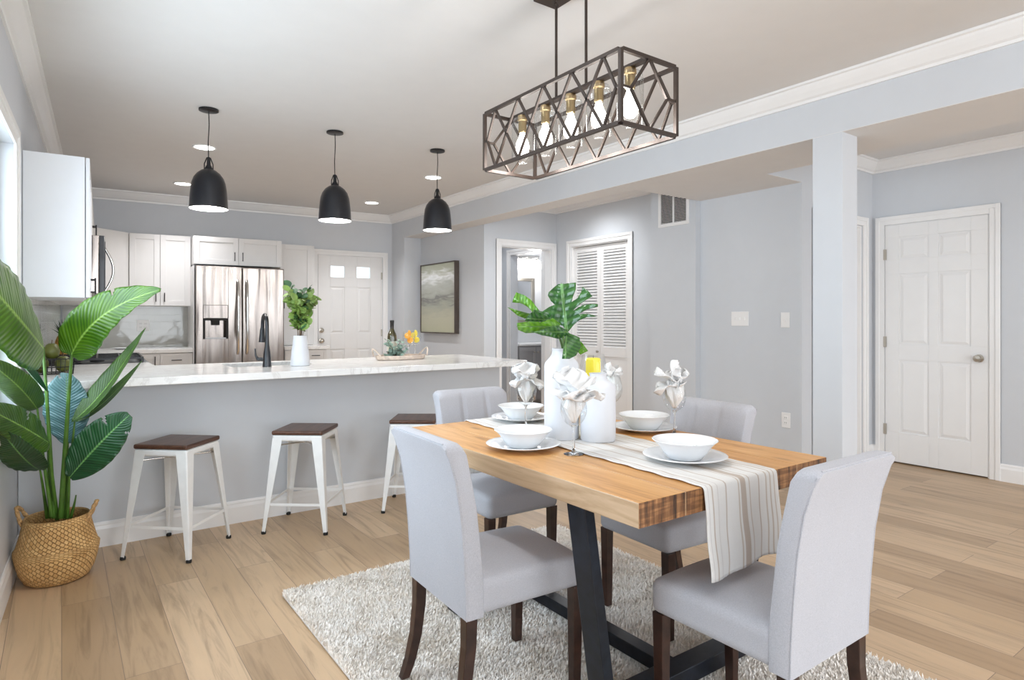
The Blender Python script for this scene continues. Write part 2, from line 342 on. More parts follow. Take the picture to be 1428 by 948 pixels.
def painting_mat():
    m, nt, b = mat('abstract_landscape_paint')
    tc = nt.nodes.new('ShaderNodeTexCoord'); sp = nt.nodes.new('ShaderNodeSeparateXYZ'); nt.links.new(tc.outputs['Object'], sp.inputs[0])
    mp = nt.nodes.new('ShaderNodeMapping'); mp.inputs['Scale'].default_value = (1, 2.0, 5.0); nt.links.new(tc.outputs['Object'], mp.inputs['Vector'])
    n = N(nt, 'ShaderNodeTexNoise', Scale=3.4, Detail=7.0, Distortion=0.9); nt.links.new(mp.outputs[0], n.inputs['Vector'])
    a = N(nt, 'ShaderNodeMath', operation='MULTIPLY_ADD'); a.inputs[1].default_value = 0.34; nt.links.new(n.outputs['Fac'], a.inputs[0])
    z = N(nt, 'ShaderNodeMath', operation='MULTIPLY_ADD'); z.inputs[1].default_value = 1.0 / 0.86; z.inputs[2].default_value = -0.17; nt.links.new(sp.outputs['Z'], z.inputs[0])
    nt.links.new(z.outputs[0], a.inputs[2])
    col = ramp(nt, a.outputs[0], [(0.0, (0.46, 0.46, 0.33)), (0.22, (0.48, 0.47, 0.36)), (0.42, (0.36, 0.37, 0.31)), (0.49, (0.21, 0.21, 0.20)), (0.55, (0.40, 0.41, 0.36)), (0.70, (0.52, 0.54, 0.50)), (0.80, (0.90, 0.92, 0.93)), (0.90, (0.50, 0.52, 0.43)), (1.0, (0.46, 0.48, 0.37))])
    nt.links.new(col, b.inputs['Base Color']); b.inputs['Roughness'].default_value = 0.5
    return m
M['painting'] = painting_mat()

# ------------------------------------------------------------------ mesh helpers
class MB:
    def __init__(s): s.v = []; s.f = []; s.uv = {}; s.mi = []
    def add(s, vs, fs, mi=0, uvs=None):
        o = len(s.v); s.v += [tuple(p) for p in vs]
        for f in fs: s.f.append(tuple(i + o for i in f)); s.mi.append(mi)
        if uvs:
            for i, u in enumerate(uvs): s.uv[o + i] = u
        return s
    def box(s, x0, x1, y0, y1, z0, z1, mi=0, M4=None):
        vs = [Vector((x, y, z)) for z in (z0, z1) for y in (y0, y1) for x in (x0, x1)]
        if M4 is not None: vs = [M4 @ p for p in vs]
        return s.add(vs, [(0, 2, 3, 1), (4, 5, 7, 6), (0, 1, 5, 4), (2, 6, 7, 3), (0, 4, 6, 2), (1, 3, 7, 5)], mi)
    def bar(s, a, b_, w, h, up=(0, 0, 1), w2=None, h2=None):
        a = Vector(a); b_ = Vector(b_); d = (b_ - a).normalized(); up = Vector(up)
        if abs(d.dot(up)) > 0.98: up = Vector((0, 1, 0))
        r = d.cross(up).normalized(); u = r.cross(d).normalized()
        w2 = w if w2 is None else w2; h2 = h if h2 is None else h2
        vs = []
        for p, ww, hh in ((a, w, h), (b_, w2, h2)):
            for sx, sy in ((-1, -1), (1, -1), (1, 1), (-1, 1)): vs.append(p + r * sx * ww / 2 + u * sy * hh / 2)
        return s.add(vs, [(3, 2, 1, 0), (4, 5, 6, 7), (0, 1, 5, 4), (1, 2, 6, 5), (2, 3, 7, 6), (3, 0, 4, 7)])
    def tube(s, pts, r, seg=10, caps=True):
        pts = [Vector(p) for p in pts]; n = len(pts); rr = r if isinstance(r, (list, tuple)) else [r] * n
        vs = []; fs = []; prev = None
        for i, p in enumerate(pts):
            d = (pts[min(i + 1, n - 1)] - pts[max(i - 1, 0)]).normalized()
            if prev is None:
                a = Vector((0, 0, 1)) if abs(d.z) < 0.9 else Vector((1, 0, 0)); x = d.cross(a).normalized()
            else:
                x = (prev - d * prev.dot(d)).normalized()
            prev = x; y = d.cross(x)
            for k in range(seg):
                t = 2 * pi * k / seg; vs.append(p + (x * cos(t) + y * sin(t)) * rr[i])
        for i in range(n - 1):
            for k in range(seg):
                k2 = (k + 1) % seg; fs.append((i * seg + k, i * seg + k2, (i + 1) * seg + k2, (i + 1) * seg + k))
        if caps: fs.append(tuple(range(seg - 1, -1, -1))); fs.append(tuple((n - 1) * seg + k for k in range(seg)))
        return s.add(vs, fs)
    def lathe(s, prof, seg=32, c=(0, 0, 0), mi=0, uv=False, fn=None):
        vs = []; fs = []; uvs = []; n = len(prof); sg = seg + 1 if uv else seg
        for i, (r, z) in enumerate(prof):
            for k in range(sg):
                t = 2 * pi * k / seg; q = r * (fn(t, i) if fn else 1)
                vs.append((c[0] + q * cos(t), c[1] + q * sin(t), c[2] + z)); uvs.append((k / seg, i / (n - 1)))
        for i in range(n - 1):
            for k in range(seg):
                k2 = (k + 1) if uv else (k + 1) % seg
                fs.append((i * sg + k, i * sg + k2, (i + 1) * sg + k2, (i + 1) * sg + k))
        return s.add(vs, fs, mi, uvs if uv else None)
    def prism(s, poly, z0, z1, axis='z', mi=0):
        n = len(poly)
        def P(a, b_, c_): return {'z': (a, b_, c_), 'x': (c_, a, b_), 'y': (a, c_, b_)}[axis]
        vs = [P(a, b_, z0) for a, b_ in poly] + [P(a, b_, z1) for a, b_ in poly]
        fs = [tuple(range(n - 1, -1, -1)), tuple(range(n, 2 * n))] + [(i, (i + 1) % n, n + (i + 1) % n, n + i) for i in range(n)]
        return s.add(vs, fs, mi)
    def grid(s, fn, nu, nv, mi=0, keep=None):
        vs = [fn(i / nu, j / nv) for i in range(nu + 1) for j in range(nv + 1)]
        uvs = [(i / nu, j / nv) for i in range(nu + 1) for j in range(nv + 1)]
        fs = [(i * (nv + 1) + j, (i + 1) * (nv + 1) + j, (i + 1) * (nv + 1) + j + 1, i * (nv + 1) + j + 1) for i in range(nu) for j in range(nv)
              if keep is None or keep((i + .5) / nu, (j + .5) / nv)]
        return s.add(vs, fs, mi, uvs)
    def rbox(s, x0, x1, y0, y1, z0, z1, r, n=10, fn=None):
        hx, hy, hz = (x1 - x0) / 2, (y1 - y0) / 2, (z1 - z0) / 2; c = Vector(((x0 + x1) / 2, (y0 + y1) / 2, (z0 + z1) / 2))
        r = min(r, hx, hy, hz)
        def pos(h):
            L = [-h, -h + r * .3, -h + r * .65, -h + r]; m_ = max(1, n)
            mid = [(-h + r) + (2 * h - 2 * r) * k / m_ for k in range(1, m_)]
            return L + mid + [-q for q in reversed(L)]
        X, Y, Z = pos(hx), pos(hy), pos(hz)
        def P(x, y, z):
            q = Vector((x, y, z)); i = Vector((max(-hx + r, min(hx - r, x)), max(-hy + r, min(hy - r, y)), max(-hz + r, min(hz - r, z))))
            d = q - i
            if d.length > 1e-9: q = i + d.normalized() * r
            q = q + c
            return fn(q) if fn else q
        for A, B, f in ((X, Y, lambda a, b_: P(a, b_, -hz)), (X, Y, lambda a, b_: P(a, b_, hz)), (X, Z, lambda a, b_: P(a, -hy, b_)),
                        (X, Z, lambda a, b_: P(a, hy, b_)), (Y, Z, lambda a, b_: P(-hx, a, b_)), (Y, Z, lambda a, b_: P(hx, a, b_))):
            vs = [f(a, b_) for a in A for b_ in B]; nb = len(B)
            s.add(vs, [(i * nb + j, (i + 1) * nb + j, (i + 1) * nb + j + 1, i * nb + j + 1) for i in range(len(A) - 1) for j in range(nb - 1)])
        s.weld = True
        return s
    def sweep(s, path, prof, up_to=None):
        """path of (x,y); profile of (d,z), d measured to the right of the travel direction, mitred"""
        n = len(path); P = [Vector(p) for p in path]; offs = []
        for i in range(n):
            def nr(a, b_):
                d = (b_ - a).normalized(); return Vector((d.y, -d.x))
            if i == 0: m_ = nr(P[0], P[1])
            elif i == n - 1: m_ = nr(P[-2], P[-1])
            else:
                a, b_ = nr(P[i - 1], P[i]), nr(P[i], P[i + 1]); m_ = (a + b_) / max(0.2, 1 + a.dot(b_))
            offs.append(m_)
        k = len(prof); vs = []; fs = []
        for i in range(n):
            for d, z in prof: q = P[i] + offs[i] * d; vs.append((q.x, q.y, z))
        for i in range(n - 1):
            for j in range(k):
                j2 = (j + 1) % k; fs.append((i * k + j, i * k + j2, (i + 1) * k + j2, (i + 1) * k + j))
        fs.append(tuple(range(k - 1, -1, -1))); fs.append(tuple((n - 1) * k + j for j in range(k)))
        return s.add(vs, fs)
    weld = False
    def build(s, name, m, parent=None, smooth=False, bevel=0, sub=0, loc=None, rotz=None, seg=2, solid=0, mw=None):
        me = bpy.data.meshes.new(name); me.from_pydata(s.v, [], s.f)
        ms = m if isinstance(m, (list, tuple)) else [m]
        for q in ms: me.materials.append(q)
        for p, i in zip(me.polygons, s.mi): p.material_index = i
        if s.uv:
            ul = me.uv_layers.new(name='UVMap')
            for l in me.loops: ul.data[l.index].uv = s.uv.get(l.vertex_index, (0, 0))
        bm = bmesh.new(); bm.from_mesh(me)
        if s.weld: bmesh.ops.remove_doubles(bm, verts=bm.verts, dist=1e-5)
        if not s.uv: bmesh.ops.recalc_face_normals(bm, faces=bm.faces)
        if smooth:
            for e in bm.edges:
                if len(e.link_faces) == 2 and e.calc_face_angle(0) > 0.80: e.smooth = False
        bm.to_mesh(me); bm.free()
        if smooth:
            for p in me.polygons: p.use_smooth = True
        me.update()
        o = bpy.data.objects.new(name, me); C.objects.link(o)
        if parent is not None: o.parent = parent
        if loc is not None: o.location = loc
        if rotz is not None: o.rotation_euler = (0, 0, rotz)
        if bevel:
            b_ = o.modifiers.new('bevel', 'BEVEL'); b_.width = bevel; b_.segments = seg; b_.limit_method = 'ANGLE'
        if solid:
            b_ = o.modifiers.new('solid', 'SOLIDIFY'); b_.thickness = solid; b_.offset = 0
        if sub:
            b_ = o.modifiers.new('sub', 'SUBSURF'); b_.levels = sub; b_.render_levels = sub
        return o

def tag(o, label=None, cat=None, group=None, kind=None):
    if label: o['label'] = label
    if cat: o['category'] = cat
    if group: o['group'] = group
    if kind: o['kind'] = kind
    return o
def thing(name, label, cat, loc=(0, 0, 0), rotz=0.0, group=None, kind=None):
    o = bpy.data.objects.new(name, None); C.objects.link(o); o.location = loc; o.rotation_euler = (0, 0, rotz)
    o.empty_display_size = 0.05
    return tag(o, label, cat, group, kind)
def struct(name, mb, m, parent=None, **kw):
    o = mb.build(name, m, parent, **kw)
    if parent is None: o['kind'] = 'structure'
    return o
def copy_tree(o, parent=None):
    c = o.copy(); C.objects.link(c)
    if parent is not None: c.parent = parent
    for ch in [q for q in bpy.data.objects if q.parent == o]: copy_tree(ch, c)
    return c

def lerp(a, b_, t): return a + (b_ - a) * t

# ------------------------------------------------------------------ the room
CZ = 2.6; BZ = 2.285; TL = radians(2.46); TB = radians(3.5)
def LX(y): return -0.355 + 0.043 * y            # left wall line
BX, BY = 3.578, 7.73                              # back right corner of the kitchen
def BK(lx, ly=0.0):                               # point in back wall frame -> world
    return (BX + lx * cos(TB) + ly * sin(TB), BY - lx * sin(TB) + ly * cos(TB))

struct('floor', MB().box(-0.9, 6.6, -5.0, 8.4, -0.06, 0), M['floor'])
struct('ceiling', MB().box(-0.9, 6.6, -4.5, 8.4, CZ, CZ + 0.1), M['ceiling'])

def wall_with_holes(a0, a1, z0, z1, t0, t1, holes, axis):
    """axis 'x': wall runs along x; a=x, t=y thickness range.  holes (a0,a1,z0,z1)"""
    mb = MB()
    def bx(p0, p1, q0, q1):
        if p1 - p0 < 1e-4 or q1 - q0 < 1e-4: return
        if axis == 'x': mb.box(p0, p1, t0, t1, q0, q1)
        else: mb.box(t0, t1, p0, p1, q0, q1)
    cur = a0
    for (h0, h1, g0, g1) in sorted(holes):
        bx(cur, h0, z0, z1); bx(h0, h1, z0, g0); bx(h0, h1, g1, z1); cur = h1
    bx(cur, a1, z0, z1)
    return mb
# left wall, rotated frame: local x = 0 on the wall face, local y along it
WIN = (1.75, 3.865, 0.80, 2.07)
struct('wall_left', wall_with_holes(-4.5, 8.1, 0, CZ, -0.14, 0, [(-3.5, -0.9, 0.4, 2.3), WIN], 'y'), M['wall'], loc=(-0.355, 0, 0), rotz=-TL)  # the opening behind the camera is added for the left fill
struct('wall_back', wall_with_holes(-3.75, 0.3, 0, CZ, 0, 0.14, [(-0.985, -0.13, -0.02, 2.04)], 'x'), M['wall'], loc=(BX, BY, 0), rotz=-TB)
struct('wall_pilaster', MB().box(BX, 3.95, 7.36, 7.80, 0, CZ), M['wall'])
struct('wall_picture', MB().box(3.813, 3.93, 5.965, 7.36, 0, CZ), M['wall'])
struct('wall_beam', MB().box(BX, 3.813, -4.5, 7.36, BZ, CZ), [M['wall']])
# underside of the beam and of the dropped soffit is painted like the ceiling
struct('ceiling_beam_underside', MB().box(BX + 0.001, 3.812, 3.58, 7.359, BZ - 0.003, BZ), M['ceiling'])
struct('ceiling_soffit', MB().prism([(3.579, -4.4), (4.17, -4.4), (4.17, 2.63), (4.64, 2.63), (4.64, 3.577), (3.579, 3.577)], BZ - 0.003, BZ), M['ceiling'])
struct('wall_soffit', MB().prism([(3.812, -4.5), (4.17, -4.5), (4.17, 2.63), (4.64, 2.63), (4.64, 3.577), (3.812, 3.577)], BZ, CZ), M['wall'])
struct('wall_column', MB().box(BX, 3.75, 1.789, 1.962, 0, BZ - 0.002), M['wall'], bevel=0.002)
struct('wall_hall', wall_with_holes(3.813, 4.857, 0, CZ, 5.845, 5.965, [(4.045, 4.775, -0.02, 2.065)], 'x'), M['wall'])
struct('wall_closet', wall_with_holes(4.10, 7.10, 0, CZ, 4.857, 4.977, [(4.665, 5.575, -0.02, 2.075), (6.13, 6.80, -0.02, 2.08)], 'y'), M['wall'])
struct('wall_vent', MB().box(4.575, 5.0, 3.577, 4.10, 0, CZ), M['wall'])
struct('wall_alcove', MB().box(4.64, 4.80, 2.75, 3.577, 0, CZ), M['wall'])
struct('wall_far', wall_with_holes(4.64, 5.79, 0, CZ, 2.63, 2.75, [(4.86, 5.61, -0.02, 2.03)], 'x'), M['wall'])
struct('wall_right', wall_with_holes(-4.5, 2.75, 0, CZ, 5.788, 5.91, [(1.775, 2.53, -0.02, 2.035)], 'y'), M['wall'])
struct('wall_vestibule', MB().box(3.93, 4.857, 7.0, 7.1, 0, CZ), M['wall'])
struct('wall_bathroom', MB().box(4.977, 6.3, 7.30, 7.42, 0, CZ).box(6.2, 6.32, 5.6, 7.3, 0, CZ).box(4.977, 6.3, 5.6, 5.72, 0, CZ), M['wall'])
struct('wall_closet_inside', MB().box(5.6, 5.7, 4.0, 5.65, 0, CZ), M['wall'])
struct('wall_rear', wall_with_holes(-0.7, 5.91, 0, CZ, -4.5, -4.38, [(-0.2, 3.1, 0.1, 2.4), (4.15, 5.65, 0.1, 2.4)], 'x'), M['wall'])  # unseen rear wall; its openings are added for the area fill

# crown moulding, baseboards
CR = [(0, 2.497), (0.012, 2.497), (0.014, 2.512), (0.030, 2.520), (0.052, 2.548), (0.066, 2.570), (0.072, 2.582), (0.086, 2.586), (0.088, 2.599), (0, 2.599)]
pL0 = (LX(-4.38), -4.38); pLB = BK(-3.62); yb = pLB[1]
pLB = (LX(yb) , yb)
struct('trim_1', MB().sweep([pL0, pLB, (BX, BY), (BX, -4.38)], CR), M['trim'])
struct('trim_2', MB().sweep([(4.17, -4.38), (4.17, 2.63), (5.788, 2.63), (5.788, -4.38)], CR), M['trim'])
struct('trim_3', MB().sweep([(3.813, 3.577), (3.813, 5.845), (4.857, 5.845), (4.857, 4.10), (4.575, 4.10), (4.575, 3.58)], CR), M['trim'])
BB = [(0, 0), (0.016, 0), (0.016, 0.095), (0.011, 0.112), (0.011, 0.120), (0.005, 0.132), (0, 0.132)]
struct('baseboard_left', MB().sweep([pL0, (LX(4.035), 4.035)], BB), M['trim'])
struct('baseboard_bar', MB().sweep([(LX(4.04), 4.04), (2.78, 4.04), (2.78, 4.16)], BB), M['trim'])
struct('baseboard_right', MB().sweep([(5.788, 1.705), (5.788, -4.3)], BB), M['trim'])
struct('baseboard_corner', MB().sweep([(5.685, 2.63), (5.788, 2.63), (5.788, 2.60)], BB), M['trim'])
struct('baseboard_alcove', MB().sweep([(4.857, 4.59), (4.857, 4.10), (4.575, 4.10), (4.575, 3.577), (4.64, 3.577), (4.64, 2.63), (4.77, 2.63)], BB), M['trim'])
struct('baseboard_closet', MB().sweep([(4.857, 5.845), (4.857, 5.65)], BB), M['trim'])
struct('baseboard_picture', MB().sweep([(BX, 7.36), (3.813, 7.36), (3.813, 5.845), (3.97, 5.845)], BB), M['trim'])
struct('baseboard_column', MB().sweep([(3.75, 1.789), (BX, 1.789), (BX, 1.962)][::1], [(-d, z) for d, z in BB]), M['trim'])
struct('baseboard_vestibule', MB().sweep([(3.93, 7.0), (4.857, 7.0)], BB), M['trim'])

def casing(mb, a0, a1, z1, w=0.072, t=0.018, axis='y', face=0.0, sgn=-1, z0=0.0, sill=False):
    """moulded casing round an opening a0..a1 up to z1, on plane 'face', protruding sgn*t"""
    def bx(p0, p1, q0, q1, d0, d1):
        d = sorted((face + sgn * d0, face + sgn * d1))
        if axis == 'y': mb.box(d[0], d[1], p0, p1, q0, q1)
        else: mb.box(p0, p1, d[0], d[1], q0, q1)
    for (d1, i0, i1) in ((t * 0.6, 0.0, w), (t, w * 0.55, w)):
        bx(a0 - i1, a0 - i0, z0, z1 + i1, 0, d1); bx(a1 + i0, a1 + i1, z0, z1 + i1, 0, d1)
        bx(a0 - i0, a1 + i0, z1 + i0, z1 + i1, 0, d1)
        if sill: bx(a0 - i1, a1 + i1, z0 - w, z0, 0, d1)
def jamb(mb, a0, a1, z1, f0, f1, axis='y', t=0.012):
    def bx(p0, p1, q0, q1):
        if axis == 'y': mb.box(f0, f1, p0, p1, q0, q1)
        else: mb.box(p0, p1, f0, f1, q0, q1)
    bx(a0, a0 + t, 0, z1); bx(a1 - t, a1, 0, z1); bx(a0 + t, a1 - t, z1 - t, z1)

def panel_door(mb, w, h, t, panels, holes=()):
    """door slab in local x 0..w, z 0..h, front at y=-t/2; panels list of (x0,x1,z0,z1)"""
    rec = 0.008
    xs = sorted(set([0, w] + [p for q in panels for p in q[:2]] + [p for q in holes for p in q[:2]]))
    zs = sorted(set([0, h] + [p for q in panels for p in q[2:]] + [p for q in holes for p in q[2:]]))
    inside = lambda x, z, L: any(q[0] < x < q[1] and q[2] < z < q[3] for q in L)
    for i in range(len(xs) - 1):
        for j in range(len(zs) - 1):
            x, z = (xs[i] + xs[i + 1]) / 2, (zs[j] + zs[j + 1]) / 2
            if inside(x, z, holes): continue
            d = rec if inside(x, z, panels) else 0
            mb.box(xs[i], xs[i + 1], -t / 2 + d, t / 2 - d, zs[j], zs[j + 1])
    for (x0, x1, z0, z1) in panels:
        m_ = 0.012; n_ = 0.034
        for sg in (-1, 1):
            y0 = sg * (t / 2 - rec); y1 = sg * (t / 2 - 0.001)
            vs = [(x0 + m_, y0, z0 + m_), (x1 - m_, y0, z0 + m_), (x1 - m_, y0, z1 - m_), (x0 + m_, y0, z1 - m_),
                  (x0 + n_, y1, z0 + n_), (x1 - n_, y1, z0 + n_), (x1 - n_, y1, z1 - n_), (x0 + n_, y1, z1 - n_)]
            mb.add(vs, [(4, 5, 6, 7), (0, 1, 5, 4), (1, 2, 6, 5), (2, 3, 7, 6), (3, 0, 4, 7)])

def knob_mb(r=0.028):
    mb = MB(); pr = [(0.0, 0), (0.031, 0), (0.031, 0.006), (0.012, 0.010), (0.012, 0.030), (r * .8, 0.036), (r, 0.048), (r * .85, 0.060), (0, 0.065)]
    mb.lathe(pr, 24); return mb

# door_1: six panel door in the right wall
d1 = thing('door_1', 'white six-panel door with bronze knob in the right wall', None, (5.80, 2.525, 0.012), -pi / 2, kind='structure')
w1 = 0.74
pn = []
for z0, z1 in ((0.25, 0.87), (1.00, 1.60), (1.72, 1.91)):
    pn += [(0.11, 0.335, z0, z1), (0.405, 0.63, z0, z1)]
mb = MB(); panel_door(mb, w1, 2.015, 0.036, pn); mb.build('door_panel', M['door'], d1, bevel=0.0015)
kn = knob_mb().build('knob', M['nickel'], d1, smooth=True); kn.location = (0.685, -0.018, 0.91); kn.rotation_euler = (pi / 2, 0, 0)
for z in (0.27, 1.02, 1.77):
    MB().box(-0.012, 0.012, -0.026, -0.018, z - 0.045, z + 0.045).build('hinge', M['nickel'], d1)
mb = MB(); casing(mb, 1.775, 2.53, 2.035, face=5.788); jamb(mb, 1.775, 2.53, 2.035, 5.79, 5.90); struct('trim_4', mb, M['trim'], bevel=0.002)
struct('wall_right_behind_door', MB().box(5.90, 5.93, 1.6, 2.7, 0, 2.2), M['wall'])

# doorway beside it, with a closed plain door
mb = MB(); casing(mb, 4.86, 5.61, 2.03, axis='x', face=2.63); jamb(mb, 4.86, 5.61, 2.03, 2.64, 2.745, 'x'); struct('trim_5', mb, M['trim'], bevel=0.002)
d2 = thing('door_2', 'white door half hidden behind the column', None, (4.875, 2.70, 0.012), 0, kind='structure')
mb = MB(); panel_door(mb, 0.72, 2.005, 0.036, [(a, b_, z0, z1) for a, b_ in ((0.11, 0.335), (0.40, 0.625)) for z0, z1 in ((0.25, 0.87), (1.0, 1.6), (1.72, 1.91))])
mb.build('door_panel', M['door'], d2, bevel=0.0015)

# hall doorway and the bathroom doorway beyond
mb = MB(); casing(mb, 4.045, 4.775, 2.065, axis='x', face=5.845); jamb(mb, 4.045, 4.775, 2.065, 5.85, 5.96, 'x'); struct('trim_6', mb, M['trim'], bevel=0.002)
mb = MB(); casing(mb, 6.13, 6.80, 2.08, face=4.857); struct('trim_7', mb, M['trim'], bevel=0.002)

# bifold closet doors
mb = MB(); casing(mb, 4.665, 5.575, 2.075, face=4.857); jamb(mb, 4.665, 5.575, 2.075, 4.86, 4.97); struct('trim_8', mb, M['trim'], bevel=0.002)
d3 = thing('door_3', 'white louvered bifold closet doors in the hall', None, (4.905, 4.68, 0.015), pi / 2, kind='structure')
for k in range(2):
    x0 = 0.004 + k * 0.441; w_ = 0.437; h_ = 2.042
    mb = MB(); st = 0.05
    mb.box(x0, x0 + st, -0.014, 0.014, 0, h_); mb.box(x0 + w_ - st, x0 + w_, -0.014, 0.014, 0, h_)
    for a, b_ in ((0, 0.16), (0.80, 0.90), (h_ - 0.06, h_)): mb.box(x0 + st, x0 + w_ - st, -0.014, 0.014, a, b_)
    mb.box(x0 + st, x0 + w_ - st, -0.004, 0.004, 0.16, 0.80)
    mb.build('door_panel', M['door'], d3, bevel=0.001)
    sl = MB(); n_ = 33
    for i in range(n_):
        z = 0.915 + (h_ - 0.06 - 0.93) * i / (n_ - 1)
        sl.bar((x0 + st, 0, z), (x0 + w_ - st, 0, z), 0.040, 0.006, up=(0, 1.0, 0.9))
    sl.build('louver', M['door'], d3)
q = MB().lathe([(0, 0), (0.007, 0), (0.007, 0.012), (0.015, 0.018), (0.012, 0.026), (0, 0.028)], 14).build('knob', M['nickel'], d3, smooth=True)
q.location = (0.475, 0.014, 0.85); q.rotation_euler = (-pi / 2, 0, 0)

# kitchen exterior door with two lites
BFR = thing('door_4', 'white entry door with two small square panes at the back', None, (BX, BY, 0), -TB, kind='structure')
mb = MB(); X0 = -0.97
panel_door(mb, 0.825, 2.01, 0.04, [(0.15, 0.335, 1.03, 1.62), (0.50, 0.68, 1.03, 1.62), (0.15, 0.335, 0.25, 0.83), (0.50, 0.68, 0.25, 0.83)],
           holes=[(0.155, 0.335, 1.745, 1.885), (0.495, 0.675, 1.745, 1.885)])
p = mb.build('door_panel', M['door'], BFR, bevel=0.0015); p.location = (X0, 0.03, 0.02)
mb = MB()
for x0 in (0.155, 0.495):
    for a in ((x0 - 0.02, x0, 1.725, 1.905), (x0 + 0.18, x0 + 0.20, 1.725, 1.905), (x0, x0 + 0.18, 1.725, 1.745), (x0, x0 + 0.18, 1.885, 1.905)):
        mb.box(a[0], a[1], -0.024, -0.020, a[2], a[3])
p = mb.build('pane_frame', M['door'], BFR); p.location = (X0, 0.03, 0.02)
for x0 in (0.155, 0.495):
    p = MB().box(x0, x0 + 0.18, -0.003, 0.003, 1.745, 1.885).build('pane', M['pane'], BFR); p.location = (X0, 0.03, 0.02)
for z in (1.09, 0.96):
    p = knob_mb(0.026 if z < 1 else 0.02).build('knob' if z < 1 else 'deadbolt', M['nickel'], BFR, smooth=True); p.location = (X0 + 0.04, 0.008, z); p.rotation_euler = (pi / 2, 0, 0)
for z in (0.3, 1.05, 1.8): MB().box(-0.150, -0.132, 0.002, 0.010, z - 0.045, z + 0.045).build('hinge', M['nickel'], BFR)
mb = MB(); casing(mb, -0.985, -0.13, 2.04, axis='x', face=0.0, w=0.066); jamb(mb, -0.985, -0.13, 2.04, 0.01, 0.13, 'x')
struct('trim_9', mb, M['trim'], bevel=0.002, loc=(BX, BY, 0), rotz=-TB)

# left window
wn = thing('window_1', 'tall white-cased window in the left wall', None, (-0.355, 0, 0), -TL, kind='structure')
mb = MB(); casing(mb, WIN[0], WIN[1], WIN[3], axis='y', face=0.0, sgn=1, z0=WIN[2], sill=True, w=0.078, t=0.022)
mb.build('casing', M['trim'], wn, bevel=0.002)
mb = MB()
for y in (WIN[0], (WIN[0] + WIN[1]) / 2 - 0.02, WIN[1] - 0.04): mb.box(-0.11, -0.06, y, y + 0.04, WIN[2], WIN[3])
for z in (WIN[2], 1.42, WIN[3] - 0.04): mb.box(-0.11, -0.06, WIN[0], WIN[1], z, z + 0.04)
mb.build('sash', M['trim'], wn)
MB().box(-0.088, -0.082, WIN[0], WIN[1], WIN[2], WIN[3]).build('pane', M['pane'], wn)

# ------------------------------------------------------------------ bar wall and worktops
struct('wall_bar', MB().box(LX(4.1), 2.78, 4.04, 4.16, 0, 0.88), M['wall'])
CT0, CT1 = 0.881, 0.921
RX = 0.50                                         # front of the left run
mb = MB()
poly = [(LX(3.72) + 0.002, 3.72), (2.81, 3.72), (2.81, 4.72), (1.40, 4.72), (1.40, 4.25), (0.88, 4.25), (0.88, 4.72), (RX, 4.72), (RX, 5.10), (LX(5.10) + 0.002, 5.10)]
mb.prism(poly, CT0, CT1)
mb.box(0.88, 1.40, 4.64, 4.72, CT0, CT1)
ct = mb.build('countertop', M['marble'], bevel=0.003)
tag(ct, 'long white veined quartz breakfast bar worktop along the grey half wall', 'countertop')
# base cabinets on the kitchen side
def shaker(mb, x0, x1, z0, z1, y, t=0.018, fr=0.055):
    """shaker front facing -y with outer face at y"""
    mb.box(x0, x1, y + 0.007, y + t, z0, z1)
    fr = min(fr, (z1 - z0) * 0.28)
    mb.box(x0, x0 + fr, y, y + 0.0072, z0, z1); mb.box(x1 - fr, x1, y, y + 0.0072, z0, z1)
    mb.box(x0 + fr, x1 - fr, y, y + 0.0072, z0, z0 + fr); mb.box(x0 + fr, x1 - fr, y, y + 0.0072, z1 - fr, z1)
def pull(parent, x, z, y, vertical=True, L=0.095):
    mb = MB(); h = L / 2
    if vertical:
        mb.tube([(x, y - 0.024, z - h), (x, y - 0.024, z + h)], 0.0045, 8)
        for s_ in (-1, 1): mb.tube([(x, y, z + s_ * h * .8), (x, y - 0.024, z + s_ * h * .8)], 0.004, 8)
    else:
        mb.tube([(x - h, y - 0.024, z), (x + h, y - 0.024, z)], 0.0045, 8)
        for s_ in (-1, 1): mb.tube([(x + s_ * h * .8, y, z), (x + s_ * h * .8, y - 0.024, z)], 0.004, 8)
    return mb.build('handle', M['black_metal'], parent, smooth=True)
def cabinet(name, label, loc, rotz, x0, x1, z0, z1, depth, fronts, matb=None, matd=None, group=None, top_gap=0.0, cat='cabinet'):
    """local: back at y=0, front at y=-depth. fronts: (kind,x0,x1,z0,z1,handle)"""
    t = thing(name, label, cat, loc, rotz, group)
    mb = MB().box(x0, x1, -depth + 0.022, -0.002, z0, z1)
    if z0 < 0.05:
        mb = MB().box(x0, x1, -depth + 0.019, -0.002, 0.10, z1).box(x0, x1, -depth + 0.08, -0.002, 0.0, 0.10)
    mb.build('body', matb or M['cabinet'], t, bevel=0.001)
    for kind, a, b_, c_, d_, h in fronts:
        f = MB(); shaker(f, a + 0.0015, b_ - 0.0015, c_ + 0.0015, d_ - 0.0015, -depth, fr=0.055 if kind == 'door' else 0.03)
        o = f.build(kind, matd or M['cabinet'], t, bevel=0.0012)
        if h: pull(o, h[0], h[1], -depth, h[2])
    return t
